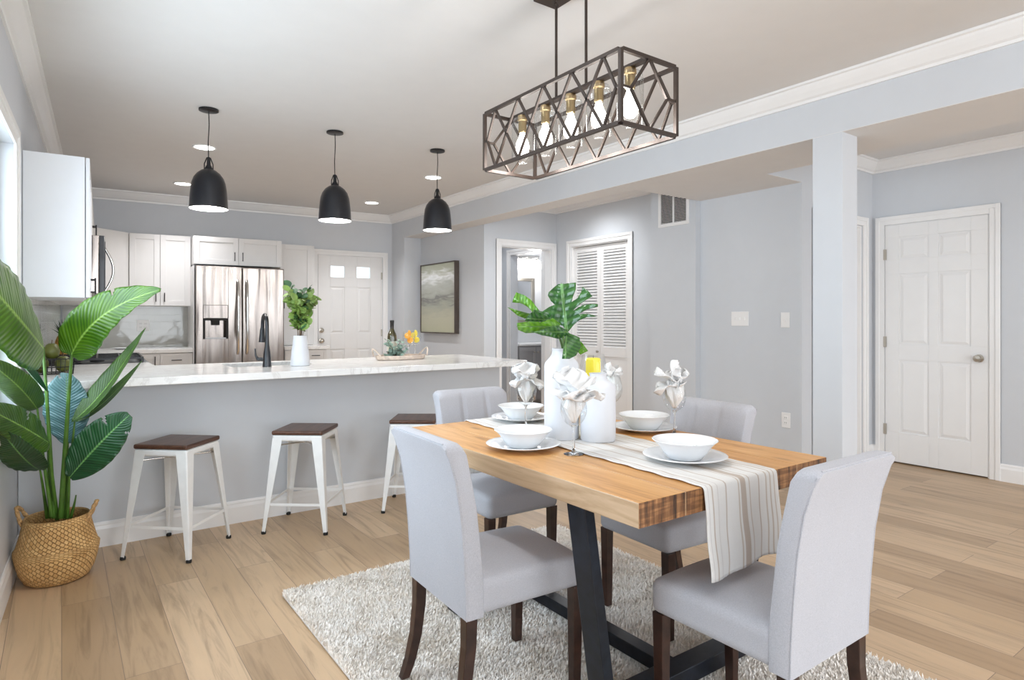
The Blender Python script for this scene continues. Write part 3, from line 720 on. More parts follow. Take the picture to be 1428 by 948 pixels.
# upper cabinets on the back wall (back wall frame)
TZ = 2.125; UZ = 1.37
lb = (BX, BY, 0)
cabinet('wall_cabinet', 'white two-door upper cabinet between the corner cabinet and the fridge', lb, -TB, -2.995, -2.425, UZ, TZ, 0.32,
        [('door', -2.995, -2.715, UZ, TZ, (-2.755, 1.46, True)), ('door', -2.715, -2.425, UZ, TZ, (-2.675, 1.46, True))], group='white upper kitchen cabinets')
cabinet('wall_cabinet', 'white two-door cabinet directly above the stainless fridge', lb, -TB, -2.42, -1.53, 1.812, 2.11, 0.56,
        [('door', -2.42, -1.98, 1.812, 2.11, (-2.02, 1.905, True)), ('door', -1.98, -1.53, 1.812, 2.11, (-1.94, 1.905, True))], group='white upper kitchen cabinets')
cabinet('wall_cabinet', 'tall narrow white cabinet standing on the worktop right of the fridge', lb, -TB, -1.50, -1.10, 0.922, 2.105, 0.32,
        [('door', -1.50, -1.13, 0.925, 2.105, (-1.455, 1.40, True))], group='white upper kitchen cabinets')
# corner cabinet with an angled door
cc = thing('wall_cabinet', 'white corner upper cabinet with one angled door', 'cabinet', lb, -TB, 'white upper kitchen cabinets')
pc = [(-3.585, -0.003), (-2.998, -0.003), (-2.998, -0.302), (-3.285, -0.585), (-3.60, -0.585)]
MB().prism(pc, UZ, TZ).build('body', M['cabinet'], cc, bevel=0.001)
dr = MB(); shaker(dr, 0.004, 0.400, UZ + 0.002, TZ - 0.002, 0.0)
o = dr.build('door', M['cabinet'], cc, bevel=0.0012); o.location = (-3.285 - 0.012, -0.585 - 0.012, 0); o.rotation_euler = (0, 0, atan2(0.283, 0.287))
pull(o, 0.36, 1.46, 0.0, True)
# base cabinets back wall
cabinet('base_cabinet', 'white drawer cabinet left of the fridge', lb, -TB, -2.985, -2.43, 0, 0.88, 0.58,
        [('door', -2.985, -2.73, 0.11, 0.875, (-2.775, 0.80, True)), ('drawer', -2.73, -2.43, 0.71, 0.875, (-2.58, 0.805, False)), ('drawer', -2.73, -2.43, 0.41, 0.71, (-2.58, 0.60, False)), ('drawer', -2.73, -2.43, 0.11, 0.41, (-2.58, 0.30, False))], group='white base kitchen cabinets')
cabinet('base_cabinet', 'small white drawer cabinet beside the entry door', lb, -TB, -1.50, -1.03, 0, 0.88, 0.58,
        [('drawer', -1.50, -1.03, 0.71, 0.875, (-1.16, 0.81, False)), ('door', -1.50, -1.03, 0.11, 0.71, (-1.09, 0.62, True))], group='white base kitchen cabinets')
def slab(label, poly, loc, rz):
    o = MB().prism(poly, CT0, CT1).build('countertop', M['marble'], bevel=0.003, loc=loc, rotz=rz); tag(o, label, 'countertop'); return o
slab('short white worktop right of the fridge under the tall cabinet', [(-1.51, -0.003), (-1.51, -0.60), (-1.00, -0.60), (-1.00, -0.003)], lb, -TB)
slab('white worktop in the kitchen corner left of the fridge', [(-3.585, -0.012), (-3.548, -1.92), (-2.98, -1.92), (-2.98, -0.60), (-2.425, -0.60), (-2.425, -0.012)], lb, -TB)
# backsplash
struct('wall_backsplash', MB().box(-3.58, -2.43, -0.010, -0.001, 0.922, UZ), M['tile'], loc=lb, rotz=-TB)
struct('wall_backsplash_left', MB().box(0.001, 0.010, 4.35, 7.9, 0.922, 1.372), M['tile'], loc=(-0.355, 0, 0), rotz=-TL)
MB().box(-2.43, -2.418, -0.62, -0.003, 0, 1.79).build('trim_10', M['trim'], loc=lb, rotz=-TB)['kind'] = 'structure'

# left wall units, frame: origin on the wall, local x along +Y (towards the back), front towards +X  => rotate
def left_unit(y): return (LX(y), y, 0)
RL = pi / 2 - TL      # local x -> along wall, local -y -> into room
cabinet('wall_cabinet', 'white upper cabinet nearest the window, its plain side facing the dining table', left_unit(4.26), RL, 0, 0.86, 1.345, 2.13, 0.30,
        [('door', 0, 0.43, 1.345, 2.13, (0.39, 1.43, True)), ('door', 0.43, 0.86, 1.345, 2.13, (0.47, 1.43, True))], matb=M['cabinet_side'], matd=M['cabinet_side'], group='white upper kitchen cabinets')
cabinet('wall_cabinet', 'short white cabinet above the microwave', left_unit(5.13), RL, 0, 0.75, 1.80, 2.13, 0.30,
        [('door', 0, 0.375, 1.80, 2.13, (0.34, 1.86, True)), ('door', 0.375, 0.75, 1.80, 2.13, (0.41, 1.86, True))], group='white upper kitchen cabinets')
cabinet('wall_cabinet', 'white upper cabinet between the microwave and the corner cabinet', left_unit(5.90), RL, 0, 1.38, UZ, 2.13, 0.30,
        [('door', i * .46, i * .46 + .46, UZ, 2.13, (i * .46 + .42, 1.46, True)) for i in range(3)], group='white upper kitchen cabinets')
cabinet('base_cabinet', 'white base cabinet between the breakfast bar and the range', left_unit(4.74), RL, 0, 0.36, 0, 0.88, 0.62,
        [('door', 0, 0.36, 0.11, 0.875, (0.32, 0.78, True))], group='white base kitchen cabinets')
cabinet('base_cabinet', 'white base cabinet beyond the range along the left wall', left_unit(5.90), RL, 0, 1.37, 0, 0.88, 0.62,
        [('door', i * .43, i * .43 + .43, 0.11, 0.875, (i * .43 + .39, 0.78, True)) for i in range(3)], group='white base kitchen cabinets')
cabinet('base_cabinet', 'white sink cabinets under the kitchen side of the breakfast bar', (2.77, 4.17, 0), pi, 0, 2.2, 0, 0.79, 0.50,
        [('door', 0.02 + i * .54, 0.56 + i * .54, 0.11, 0.78, (0.06 + i * .54, 0.70, True)) for i in range(4)], group='white base kitchen cabinets')

# microwave
mw = thing('microwave', 'stainless over-the-range microwave with a black door and curved handle', 'microwave', left_unit(5.14), RL)
MB().box(0, 0.74, -0.34, -0.003, 1.40, 1.797).build('body', M['steel'], mw, bevel=0.003)
MB().box(0, 0.56, -0.375, -0.342, 1.40, 1.797).build('door', M['black_gloss'], mw, bevel=0.004)
MB().box(0.56, 0.74, -0.37, -0.342, 1.40, 1.797).build('control_panel', M['steel'], mw, bevel=0.004)
MB().box(0.03, 0.53, -0.379, -0.3752, 1.44, 1.76).build('window', M['black_gloss'], mw)
pts = [(0.50, -0.376 - 0.055 * sin(pi * t / 12), 1.43 + 0.33 * t / 12) for t in range(13)]
MB().tube(pts, 0.009, 10).build('handle', M['chrome'], mw, smooth=True)
# range
rg = thing('range', 'black gas range with cast iron grates below the microwave', 'stove', left_unit(5.13), RL)
MB().box(0.005, 0.745, -0.63, -0.012, 0.02, 0.905).build('body', M['steel'], rg, bevel=0.004)
MB().box(0.005, 0.745, -0.64, -0.012, 0.905, 0.918).build('cooktop', M['black_gloss'], rg, bevel=0.003)
MB().box(0.03, 0.72, -0.655, -0.632, 0.22, 0.74).build('oven_door', M['black_gloss'], rg, bevel=0.004)
q = MB().tube([(0.08, -0.69, 0.70), (0.67, -0.69, 0.70)], 0.011).tube([(0.1, -0.655, 0.70), (0.1, -0.69, 0.70)], 0.007).tube([(0.65, -0.655, 0.70), (0.65, -0.69, 0.70)], 0.007).build('oven_handle', M['chrome'], rg, smooth=True)
for gx in (0.03, 0.265, 0.50):
    g = MB(); x1 = gx + 0.215
    for a in ((gx, -0.60), (x1, -0.60)): g.bar((a[0], -0.60, 0.952), (a[0], -0.06, 0.952), 0.012, 0.014)
    for y in (-0.60, -0.33, -0.06): g.bar((gx, y, 0.952), (x1, y, 0.952), 0.012, 0.014)
    for y in (-0.465, -0.195):
        g.bar((gx, y, 0.955), (x1, y, 0.955), 0.010, 0.014); g.bar(((gx + x1) / 2, y - 0.09, 0.955), ((gx + x1) / 2, y + 0.09, 0.955), 0.010, 0.014)
    for a in (gx, x1):
        for y in (-0.60, -0.06): g.box(a - 0.008, a + 0.008, y - 0.008, y + 0.008, 0.918, 0.948)
    g.build('grate', M['black_metal'], rg)
for gx, y in ((0.137, -0.465), (0.137, -0.195), (0.372, -0.33), (0.607, -0.465), (0.607, -0.195)):
    MB().lathe([(0, 0), (0.045, 0), (0.045, 0.008), (0.03, 0.012), (0.03, 0.018), (0, 0.018)], 20, (gx, y, 0.918)).build('burner', M['black_metal'], rg, smooth=False)
for i in range(5):
    o = MB().lathe([(0, 0), (0.022, 0), (0.022, 0.006), (0.018, 0.03), (0, 0.03)], 16).build('knob', M['black_metal'], rg); o.location = (0.09 + i * 0.14, -0.63, 0.845); o.rotation_euler = (pi / 2, 0, 0)

# refrigerator
fg = thing('refrigerator', 'stainless steel french-door refrigerator with an ice and water dispenser', 'refrigerator', lb, -TB)
f0, f1 = -2.41, -1.535
MB().box(f0 + 0.004, f1 - 0.004, -0.63, -0.01, 0.02, 1.775).build('body', M['galv'], fg, bevel=0.004)
midx = -1.967
for a, b_, nm in ((f0, midx - 0.003, 'door'), (midx + 0.003, f1, 'door')):
    d_ = MB(); dx0, dx1 = -2.345, -2.105
    if nm == 'door' and a == f0:
        d_.rbox(a, dx0, -0.705, -0.635, 0.66, 1.785, 0.004, 1).rbox(dx1, b_, -0.705, -0.635, 0.66, 1.785, 0.004, 1)
        d_.box(dx0, dx1, -0.704, -0.636, 1.378, 1.784).box(dx0, dx1, -0.704, -0.636, 0.662, 1.02).box(dx0, dx1, -0.655, -0.636, 1.02, 1.378)
        d_.weld = False
    else: d_.rbox(a, b_, -0.705, -0.635, 0.66, 1.785, 0.012, 1)
    dd = d_.build('door', M['steel'], fg, smooth=False)
    hx = midx - 0.045 if a == f0 else midx + 0.045
    hp = [(hx, -0.705, 0.86), (hx, -0.745, 0.90), (hx, -0.755, 1.10), (hx, -0.757, 1.3), (hx, -0.755, 1.45), (hx, -0.745, 1.60), (hx, -0.705, 1.64)]
    MB().tube(hp, 0.013, 12).build('handle', M['chrome'], dd, smooth=True)
for z0, z1 in ((0.05, 0.65),):
    dd = MB().rbox(f0, f1, -0.705, -0.635, z0, z1, 0.012, 1).build('freezer_drawer', M['steel'], fg)
    MB().tube([(-2.3, -0.705, 0.58), (-2.28, -0.75, 0.58), (-1.66, -0.75, 0.58), (-1.64, -0.705, 0.58)], 0.012).build('handle', M['chrome'], dd, smooth=True)
dp = MB().box(-2.343, -2.107, -0.700, -0.672, 1.235, 1.376).build('dispenser', M['steel'], fg, bevel=0.003)
MB().box(-2.343, -2.325, -0.706, -0.656, 1.022, 1.235).box(-2.125, -2.107, -0.706, -0.656, 1.022, 1.235).box(-2.325, -2.125, -0.706, -0.70, 1.215, 1.24).build('dispenser_surround', M['dark'], dp)
MB().box(-2.325, -2.125, -0.700, -0.656, 1.022, 1.034).build('drip_tray', M['galv'], dp)
MB().box(-2.265, -2.185, -0.695, -0.66, 1.165, 1.235).build('nozzle', M['dark'], dp, bevel=0.006)

# outlet on the backsplash
def plate(name, label, cat, loc, rotz, w, h, kind, n=1, m=M['trim'], group=None):
    t = thing(name, label, cat, loc, rotz, group)
    MB().rbox(-w / 2, w / 2, -0.006, 0, -h / 2, h / 2, 0.003, 1).build('plate', m, t)
    for i in range(n):
        x = (i - (n - 1) / 2) * 0.046
        if kind == 'switch':
            MB().box(x - 0.005, x + 0.005, -0.014, -0.004, -0.012, 0.010).build('toggle', m, t, bevel=0.001)
        else:
            for s_ in (-1, 1):
                mb = MB().rbox(x - 0.017, x + 0.017, -0.0085, -0.004, s_ * 0.02 - 0.014, s_ * 0.02 + 0.014, 0.003, 1)
                o = mb.build('socket', m, t)
                MB().box(x - 0.008, x - 0.006, -0.0095, -0.008, s_ * 0.02 - 0.004, s_ * 0.02 + 0.006).box(x + 0.006, x + 0.008, -0.0095, -0.008, s_ * 0.02 - 0.004, s_ * 0.02 + 0.006).build('slot', M['dark'], o)
    return t
plate('light_switch', 'white triple light switch on the grey alcove wall', 'light switch', (4.639, 3.17, 1.23), -pi / 2, 0.165, 0.12, 'switch', 3)
plate('light_switch', 'white single light switch on the grey alcove wall, nearer the column', 'light switch', (4.639, 2.763, 1.22), -pi / 2, 0.075, 0.12, 'switch', 1)
plate('outlet', 'white electrical outlet low on the alcove wall beside the column', 'outlet', (4.639, 2.757, 0.43), -pi / 2, 0.075, 0.12, 'outlet', 1)
bx, by = BK(-2.86, -0.011)
plate('outlet', 'white double outlet plate on the grey tiled backsplash', 'outlet', (bx, by, 1.16), -TB, 0.12, 0.12, 'outlet', 2)

# return air vent
vt = thing('air_vent', 'white return air grille high on the wall by the dropped soffit', 'air vent', (4.574, 3.82, 2.255), -pi / 2)
mb = MB(); vw, vh = 0.355, 0.34
mb.box(-vw / 2, -vw / 2 + 0.03, -0.012, 0, -vh / 2, vh / 2).box(vw / 2 - 0.03, vw / 2, -0.012, 0, -vh / 2, vh / 2).box(-vw / 2 + 0.03, vw / 2 - 0.03, -0.012, 0, -vh / 2, -vh / 2 + 0.03).box(-vw / 2 + 0.03, vw / 2 - 0.03, -0.012, 0, vh / 2 - 0.03, vh / 2).box(-0.008, 0.008, -0.011, 0, -vh / 2 + 0.03, vh / 2 - 0.03)
mb.build('frame', M['trim'], vt, bevel=0.001)
MB().box(-vw / 2 + 0.03, vw / 2 - 0.03, -0.002, -0.0005, -vh / 2 + 0.03, vh / 2 - 0.03).build('backing', M['dark'], vt)
for a, b_ in ((-vw / 2 + 0.03, -0.008), (0.008, vw / 2 - 0.03)):
    mb = MB()
    for i in range(20):
        z = -vh / 2 + 0.038 + i * (vh - 0.075) / 19
        mb.bar((a, -0.006, z), (b_, -0.006, z), 0.009, 0.0022, up=(0, -0.6, 1))
    mb.build('slat', M['trim'], vt)

# painting
pt = thing('painting', 'framed abstract landscape in muted greens and greys on the grey wall', 'painting', (3.812, 6.815, 1.055), -pi / 2)
mb = MB(); pw, ph, pd = 0.87, 0.865, 0.062
mb.box(-pw / 2, -pw / 2 + 0.012, -pd, 0, 0, ph).box(pw / 2 - 0.012, pw / 2, -pd, 0, 0, ph).box(-pw / 2 + 0.012, pw / 2 - 0.012, -pd, 0, 0, 0.012).box(-pw / 2 + 0.012, pw / 2 - 0.012, -pd, 0, ph - 0.012, ph)
mb.build('frame', wood('grey_brown_frame', (0.04, 0.03, 0.024), (0.08, 0.06, 0.048), (0.12, 0.095, 0.08), axis='z', knots=False), pt)
MB().box(-pw / 2 + 0.014, pw / 2 - 0.014, -pd + 0.008, -0.004, 0.014, ph - 0.014).build('canvas', M['painting'], pt)

# ------------------------------------------------------------------ ceiling lights
def point(name, loc, power, r=0.03, col=(1, 0.97, 0.94), parent=None):
    l = bpy.data.lights.new(name, 'POINT'); l.energy = power; l.shadow_soft_size = r; l.color = col
    o = bpy.data.objects.new(name, l); C.objects.link(o); o.location = loc
    if parent is not None: o.parent = parent
    return o
def downlight(x, y, label, power=16, col=(0.94, 0.97, 1.0), cone=150):
    t = thing('recessed_light', label, 'ceiling light', (x, y, CZ), 0, 'recessed ceiling lights')
    MB().lathe([(0.074, -0.002), (0.088, -0.001), (0.090, -0.005), (0.086, -0.009), (0.074, -0.006)], 32).build('trim_ring', M['white_enamel'], t, smooth=True)
    MB().lathe([(0, -0.0035), (0.076, -0.0035), (0.076, -0.001), (0, -0.001)], 32).build('diffuser', M['lamp'], t)
    l = bpy.data.lights.new('recessed_lamp', 'SPOT'); l.energy = power; l.spot_size = radians(cone); l.spot_blend = 1.0; l.shadow_soft_size = 0.07; l.color = col
    o = bpy.data.objects.new('recessed_lamp', l); C.objects.link(o); o.parent = t; o.location = (0, 0, -0.03)
for x, y, lab in ((0.926, 5.503, 'recessed ceiling light showing beside the cord of the pendant nearest the window'), (0.997, 7.10, 'recessed ceiling light at the far left, above the corner cabinets'),
                  (2.919, 5.374, 'recessed ceiling light crossed by the cord of the pendant nearest the beam'), (2.965, 6.96, 'recessed ceiling light in front of the entry door')):
    downlight(x, y, lab, 62, (0.96, 0.97, 1.0), 118)
downlight(4.35, 4.95, 'recessed ceiling light in the hall outside the louvered closet', 55)
downlight(4.4, 6.45, 'added unseen fill light in the vestibule ceiling behind the hall doorway', 25)  # hidden light added to brighten the vestibule
downlight(4.95, 0.6, 'added unseen fill light over the passage by the right door', 30)  # out-of-view light added to fill the right room
for x, y, lab in ((0.8, 2.15, 'added unseen fill light in the ceiling between the window and the table'), (0.95, 0.3, 'added unseen fill light above the camera, window side'), (2.75, 0.3, 'added unseen fill light above the camera, beam side'), (0.95, -2.2, 'added unseen fill light near the rear wall, window side'), (2.75, -2.2, 'added unseen fill light near the rear wall, beam side')):
    downlight(x, y, lab, 44 if y < 0 or y > 1 else 12)  # out-of-view lights added for more top light on table, seats and floor

def shade_r(t): return 0
for (px, lab) in ((0.783, 'black dome pendant light nearest the window'), (1.63, 'black dome pendant light, middle of the three over the bar'), (2.483, 'black dome pendant light nearest the ceiling beam')):
    t = thing('pendant_light', lab, 'pendant light', (px, 4.5, 0), 0, 'black dome pendants over the bar')
    MB().lathe([(0, CZ - 0.001), (0.060, CZ - 0.001), (0.060, CZ - 0.012), (0.045, CZ - 0.016), (0, CZ - 0.016)], 32).build('canopy', M['black_metal'], t, smooth=True)
    zt = 2.255
    MB().tube([(0, 0, CZ - 0.015), (0.003, 0.0, 2.5), (-0.003, 0, 2.38), (0, 0, zt)], 0.0032, 8).build('cord', M['black_metal'], t, smooth=True)
    MB().lathe([(0, zt + 0.03), (0.009, zt + 0.03), (0.011, zt + 0.015), (0.012, zt - 0.02), (0.018, zt - 0.03), (0.024, zt - 0.045), (0.024, zt - 0.055), (0, zt - 0.055)], 20).build('socket_cap', M['black_metal'], t, smooth=True)
    y_ = MB()
    for s_ in (-1, 1): y_.tube([(0.010 * s_, 0, zt + 0.028), (0.026 * s_, 0, zt - 0.015), (0.026 * s_, 0, zt - 0.052)], 0.0035, 8)
    y_.tube([(-0.027, 0, zt - 0.052), (0.027, 0, zt - 0.052)], 0.0035, 8)
    y_.build('yoke', M['black_metal'], t, smooth=True)
    out = [(0.024, 2.206), (0.045, 2.198), (0.070, 2.178), (0.090, 2.150), (0.102, 2.115), (0.108, 2.075), (0.112, 2.03), (0.115, 1.985), (0.117, 1.948)]
    MB().lathe(out, 48).build('shade', M['black_gloss'], t, smooth=True)
    MB().lathe([(r - 0.004, z - 0.003) for r, z in out[1:-1]] + [(0.113, 1.948), (0.117, 1.948)], 48).build('shade_lining', M['white_enamel'], t, smooth=True)
    MB().lathe([(0, 2.10), (0.02, 2.09), (0.03, 2.06), (0.03, 2.04), (0.02, 2.015), (0, 2.005)], 20).build('bulb', M['bulb'], t, smooth=True)
    MB().lathe([(0, 1.957), (0.111, 1.957), (0.111, 1.953), (0, 1.953)], 40).build('diffuser', M['lamp'], t)
    point('pendant_lamp', (0, 0, 1.93), 12, 0.05, parent=t)

# linear chandelier
ch = thing('chandelier', 'dark bronze caged linear chandelier with five clear glass shades over the dining table', 'chandelier', (1.69, 1.943, 0))
hx, hy, z0, z1 = 0.1425, 0.4225, 1.894, 2.146; bw = 0.0135
fr = MB()
for sx in (-1, 1):
    for sy in (-1, 1): fr.box(sx * hx - bw / 2, sx * hx + bw / 2, sy * hy - bw / 2, sy * hy + bw / 2, z0, z1)
for z in (z0, z1):
    for sx in (-1, 1): fr.box(sx * hx - bw / 2, sx * hx + bw / 2, -hy + bw / 2, hy - bw / 2, z - bw / 2, z + bw / 2)
    for sy in (-1, 1): fr.box(-hx + bw / 2, hx - bw / 2, sy * hy - bw / 2, sy * hy + bw / 2, z - bw / 2, z + bw / 2)
fr.build('cage_frame', M['bronze'], ch)
w2 = 0.009
for sx in (-1, 1):
    lt = MB(); T = [-hy + 2 * hy * k for k in (0.1, 0.3, 0.5, 0.7, 0.9)]; x = sx * hx; zm = (z0 + z1) / 2
    for a, b_ in zip(T[:-1], T[1:]):
        lt.bar((x, a, z1), (x, b_, z0), w2, w2, up=(1, 0, 0)); lt.bar((x, a, z0), (x, b_, z1), w2, w2, up=(1, 0, 0))
    for e, yy in ((-1, T[0]), (1, T[-1])):
        yn = e * (hy - 0.022)
        lt.bar((x, yy, z1), (x, yn, zm), w2, w2, up=(1, 0, 0)); lt.bar((x, yy, z0), (x, yn, zm), w2, w2, up=(1, 0, 0)); lt.bar((x, yn, zm), (x, e * hy, zm), w2, w2)
    lt.build('lattice', M['bronze'], ch)
for sy in (-1, 1):
    lt = MB(); y = sy * hy; zm = (z0 + z1) / 2
    for s_ in (-1, 1):
        xn = s_ * hx * 0.66
        lt.bar((0, y, z1), (xn, y, zm), w2, w2, up=(0, 1, 0)); lt.bar((0, y, z0), (xn, y, zm), w2, w2, up=(0, 1, 0)); lt.bar((xn, y, zm), (s_ * hx, y, zm), w2, w2)
    lt.build('lattice', M['bronze'], ch)
MB().box(-0.014, 0.014, -hy + bw / 2, hy - bw / 2, z1 - 0.005, z1 + 0.006).build('lamp_bar', M['bronze'], ch)
MB().box(-0.062, 0.062, -0.17, 0.17, CZ - 0.028, CZ).build('canopy', M['bronze'], ch, bevel=0.002)
for yy in (-0.0925, 0.0925):
    MB().tube([(0, yy, z1), (0, yy, CZ - 0.065)], 0.006, 10).build('rod', M['bronze'], ch, smooth=True)
    ring = [(0.009 * cos(2 * pi * k / 16), yy, CZ - 0.056 + 0.009 * sin(2 * pi * k / 16)) for k in range(17)]
    ring2 = [(0, yy + 0.008 * cos(2 * pi * k / 16), CZ - 0.040 + 0.009 * sin(2 * pi * k / 16)) for k in range(17)]
    MB().tube(ring, 0.002, 8, False).tube(ring2, 0.002, 8, False).build('chain_link', M['bronze'], ch, smooth=True)
for k in range(5):
    yy = -0.33 + 0.165 * k
    s_ = MB().lathe([(0, 2.140), (0.021, 2.140), (0.023, 2.130), (0.023, 2.118), (0.0185, 2.114), (0.0185, 2.066), (0.0155, 2.062), (0, 2.062)], 24, (0, yy, 0)).build('lamp_holder', M['brass'], ch, smooth=False)
    MB().lathe([(0.030, 2.128), (0.040, 2.124), (0.046, 2.112), (0.049, 2.095), (0.049, 1.935)], 32, (0, yy, 0)).build('glass_shade', M['glass'], s_, smooth=True)
    MB().lathe([(0.012, 2.062), (0.016, 2.045), (0.027, 2.02), (0.031, 2.0), (0.027, 1.975), (0.014, 1.96), (0, 1.957)], 24, (0, yy, 0)).build('bulb', M['bulb'], s_, smooth=True)
    point('chandelier_lamp', (0, yy, 1.93), 2.2, 0.03, (1, 0.97, 0.95), parent=ch)

# ------------------------------------------------------------------ bathroom seen through the doorways
bl = thing('vanity_light', 'chrome vanity light with glowing glass shades above the bathroom mirror', 'wall light', (5.45, 7.296, 2.10))
MB().box(-0.26, 0.26, -0.03, 0, 0.0, 0.05).build('back_plate', M['chrome'], bl, bevel=0.004)
for x in (-0.18, 0.0, 0.18):
    MB().tube([(x, -0.03, 0.02), (x, -0.09, 0.02), (x, -0.10, -0.01)], 0.008, 8).build('arm', M['chrome'], bl, smooth=True)
    MB().lathe([(0.02, -0.01), (0.035, -0.03), (0.05, -0.07), (0.055, -0.15), (0, -0.15)], 20, (x, -0.10, 0)).build('lamp_shade', M['lamp'], bl, smooth=True)
point('vanity_lamp', (0, -0.30, -0.15), 17, 0.1, parent=bl)
mi = thing('mirror', 'rectangular bathroom mirror in a brushed champagne frame', 'mirror', (5.36, 7.298, 1.17))
mb = MB(); mw_, mh_ = 0.27, 0.66
mb.box(-mw_, -mw_ + 0.05, -0.03, 0, 0, mh_).box(mw_ - 0.05, mw_, -0.03, 0, 0, mh_).box(-mw_ + 0.05, mw_ - 0.05, -0.03, 0, 0, 0.05).box(-mw_ + 0.05, mw_ - 0.05, -0.03, 0, mh_ - 0.05, mh_)
mb.build('frame', M['nickel'], mi, bevel=0.004)
MB().box(-mw_ + 0.05, mw_ - 0.05, -0.012, -0.004, 0.05, mh_ - 0.05).build('glass', M['mirror'], mi)
va = thing('vanity', 'grey bathroom vanity with a white top seen through the doorway', 'vanity', (5.0, 7.296, 0))
MB().box(0, 0.85, -0.48, 0, 0.10, 0.865).box(0, 0.85, -0.42, 0, 0, 0.10).build('body', M['vanity_grey'], va)
MB().box(0, 0.87, -0.50, 0, 0.867, 0.895).build('top', M['porcelain'], va, bevel=0.004)
for i in range(3):
    f = MB(); shaker(f, 0.005 + i * 0.283, 0.283 + i * 0.283, 0.12, 0.85, -0.498); o = f.build('door', M['vanity_grey'], va, bevel=0.001)
    kx = 0.25 + 0 if i == 0 else (0.283 * i + 0.03)
    MB().lathe([(0, 0), (0.006, 0), (0.013, 0.015), (0, 0.022)], 12).build('knob', M['nickel'], o).matrix_local = Matrix.Translation((kx, -0.498, 0.78)) @ Matrix.Rotation(pi / 2, 4, 'X')
MB().tube([(0.10, -0.12, 0.895), (0.10, -0.12, 0.99), (0.10, -0.16, 1.02), (0.10, -0.22, 0.99)], 0.011).build('faucet', M['chrome'], va, smooth=True)
MB().box(0.77, 0.85, -0.2, -0.06, 0.896, 0.95).build('soap_tray', M['porcelain'], va)

# ------------------------------------------------------------------ bar stools
def make_stool():
    t = thing('bar_stool', '', 'stool', (0, 0, 0), 0, 'white metal bar stools with dark wooden seats')
    hs = 0.145; zt = 0.553
    st = MB(); st.rbox(-hs - 0.003, hs + 0.003, -hs - 0.003, hs + 0.003, 0.557, 0.581, 0.008, 4)
    st.build('seat', M['seat_wood'], t, smooth=False, bevel=0)
    ap = MB(); ap.rbox(-hs, hs, -hs, hs, 0.520, 0.557, 0.012, 2)
    ap.build('seat_frame', M['stool_white'], t, smooth=False)
    ft = 0.188
    for k, (sx, sy) in enumerate(((-1, -1), (1, -1), (1, 1), (-1, 1))):
        lg = MB(); a0 = Vector((sx * hs, sy * hs, 0.54)); a1 = Vector((sx * ft, sy * ft, 0.012))
        n = 10; vs = []; fs = []
        for i in range(n + 1):
            q = i / n; c = a0.lerp(a1, q); w = lerp(0.060, 0.022, min(1, q * 1.06)); th = 0.003
            if q > 0.93: w = 0.020
            # L-shaped folded sheet section, corner outwards, slightly rounded
            pts = [(c.x - sx * w, c.y), (c.x - sx * 0.006, c.y), (c.x - sx * 0.0015, c.y - sy * 0.0015), (c.x, c.y - sy * 0.006), (c.x, c.y - sy * w)]
            inn = [(c.x - sx * th, c.y - sy * w), (c.x - sx * th, c.y - sy * 0.008), (c.x - sx * 0.008, c.y - sy * th), (c.x - sx * w, c.y - sy * th)]
            pp = pts + inn
            vs += [(a, b_, c.z) for a, b_ in pp]
        m_ = 9
        for i in range(n):
            for j in range(m_): fs.append((i * m_ + j, i * m_ + (j + 1) % m_, (i + 1) * m_ + (j + 1) % m_, (i + 1) * m_ + j))
        fs.append(tuple(range(m_))); fs.append(tuple(n * m_ + j for j in range(m_)))
        lg.add(vs, fs); L = lg.build('leg', M['stool_white'], t)
        MB().lathe([(0, 0), (0.013, 0), (0.014, 0.012), (0.012, 0.016), (0, 0.016)], 12, (a1.x - sx * 0.009, a1.y - sy * 0.009, 0)).build('rubber_foot', M['rubber'], L)
    def at(sx, sy, z):
        q = (0.54 - z) / 0.528; r = lerp(hs, ft, q) - 0.006; return (sx * r, sy * r, z)
    for z, rr in ((0.165, 0.0048),):
        for a, b_ in (((-1, -1), (1, -1)), ((1, -1), (1, 1)), ((1, 1), (-1, 1)), ((-1, 1), (-1, -1))):
            MB().bar(at(*a, z), at(*b_, z), 0.004, 0.014).build('footrest', M['stool_white'], t)
    MB().tube([at(-1, -1, 0.49), at(1, 1, 0.49)], 0.0045, 8).tube([at(-1, 1, 0.495), at(1, -1, 0.495)], 0.0045, 8).build('cross_brace', M['chrome'], t, smooth=True)
    return t
s0 = make_stool()
s0.location = (0.506, 3.762, 0); s0.rotation_euler = (0, 0, radians(45 + 3)); s0['label'] = 'white metal stool with dark wooden seat, nearest the potted plant'
for (x, y, a, lab) in ((1.187, 3.764, 52, 'white metal stool with dark wooden seat, middle of the three at the bar'), (1.90, 3.735, 54, 'white metal stool half hidden behind the grey upholstered chairs')):
    c = copy_tree(s0); c.location = (x, y, 0); c.rotation_euler = (0, 0, radians(a)); c['label'] = lab

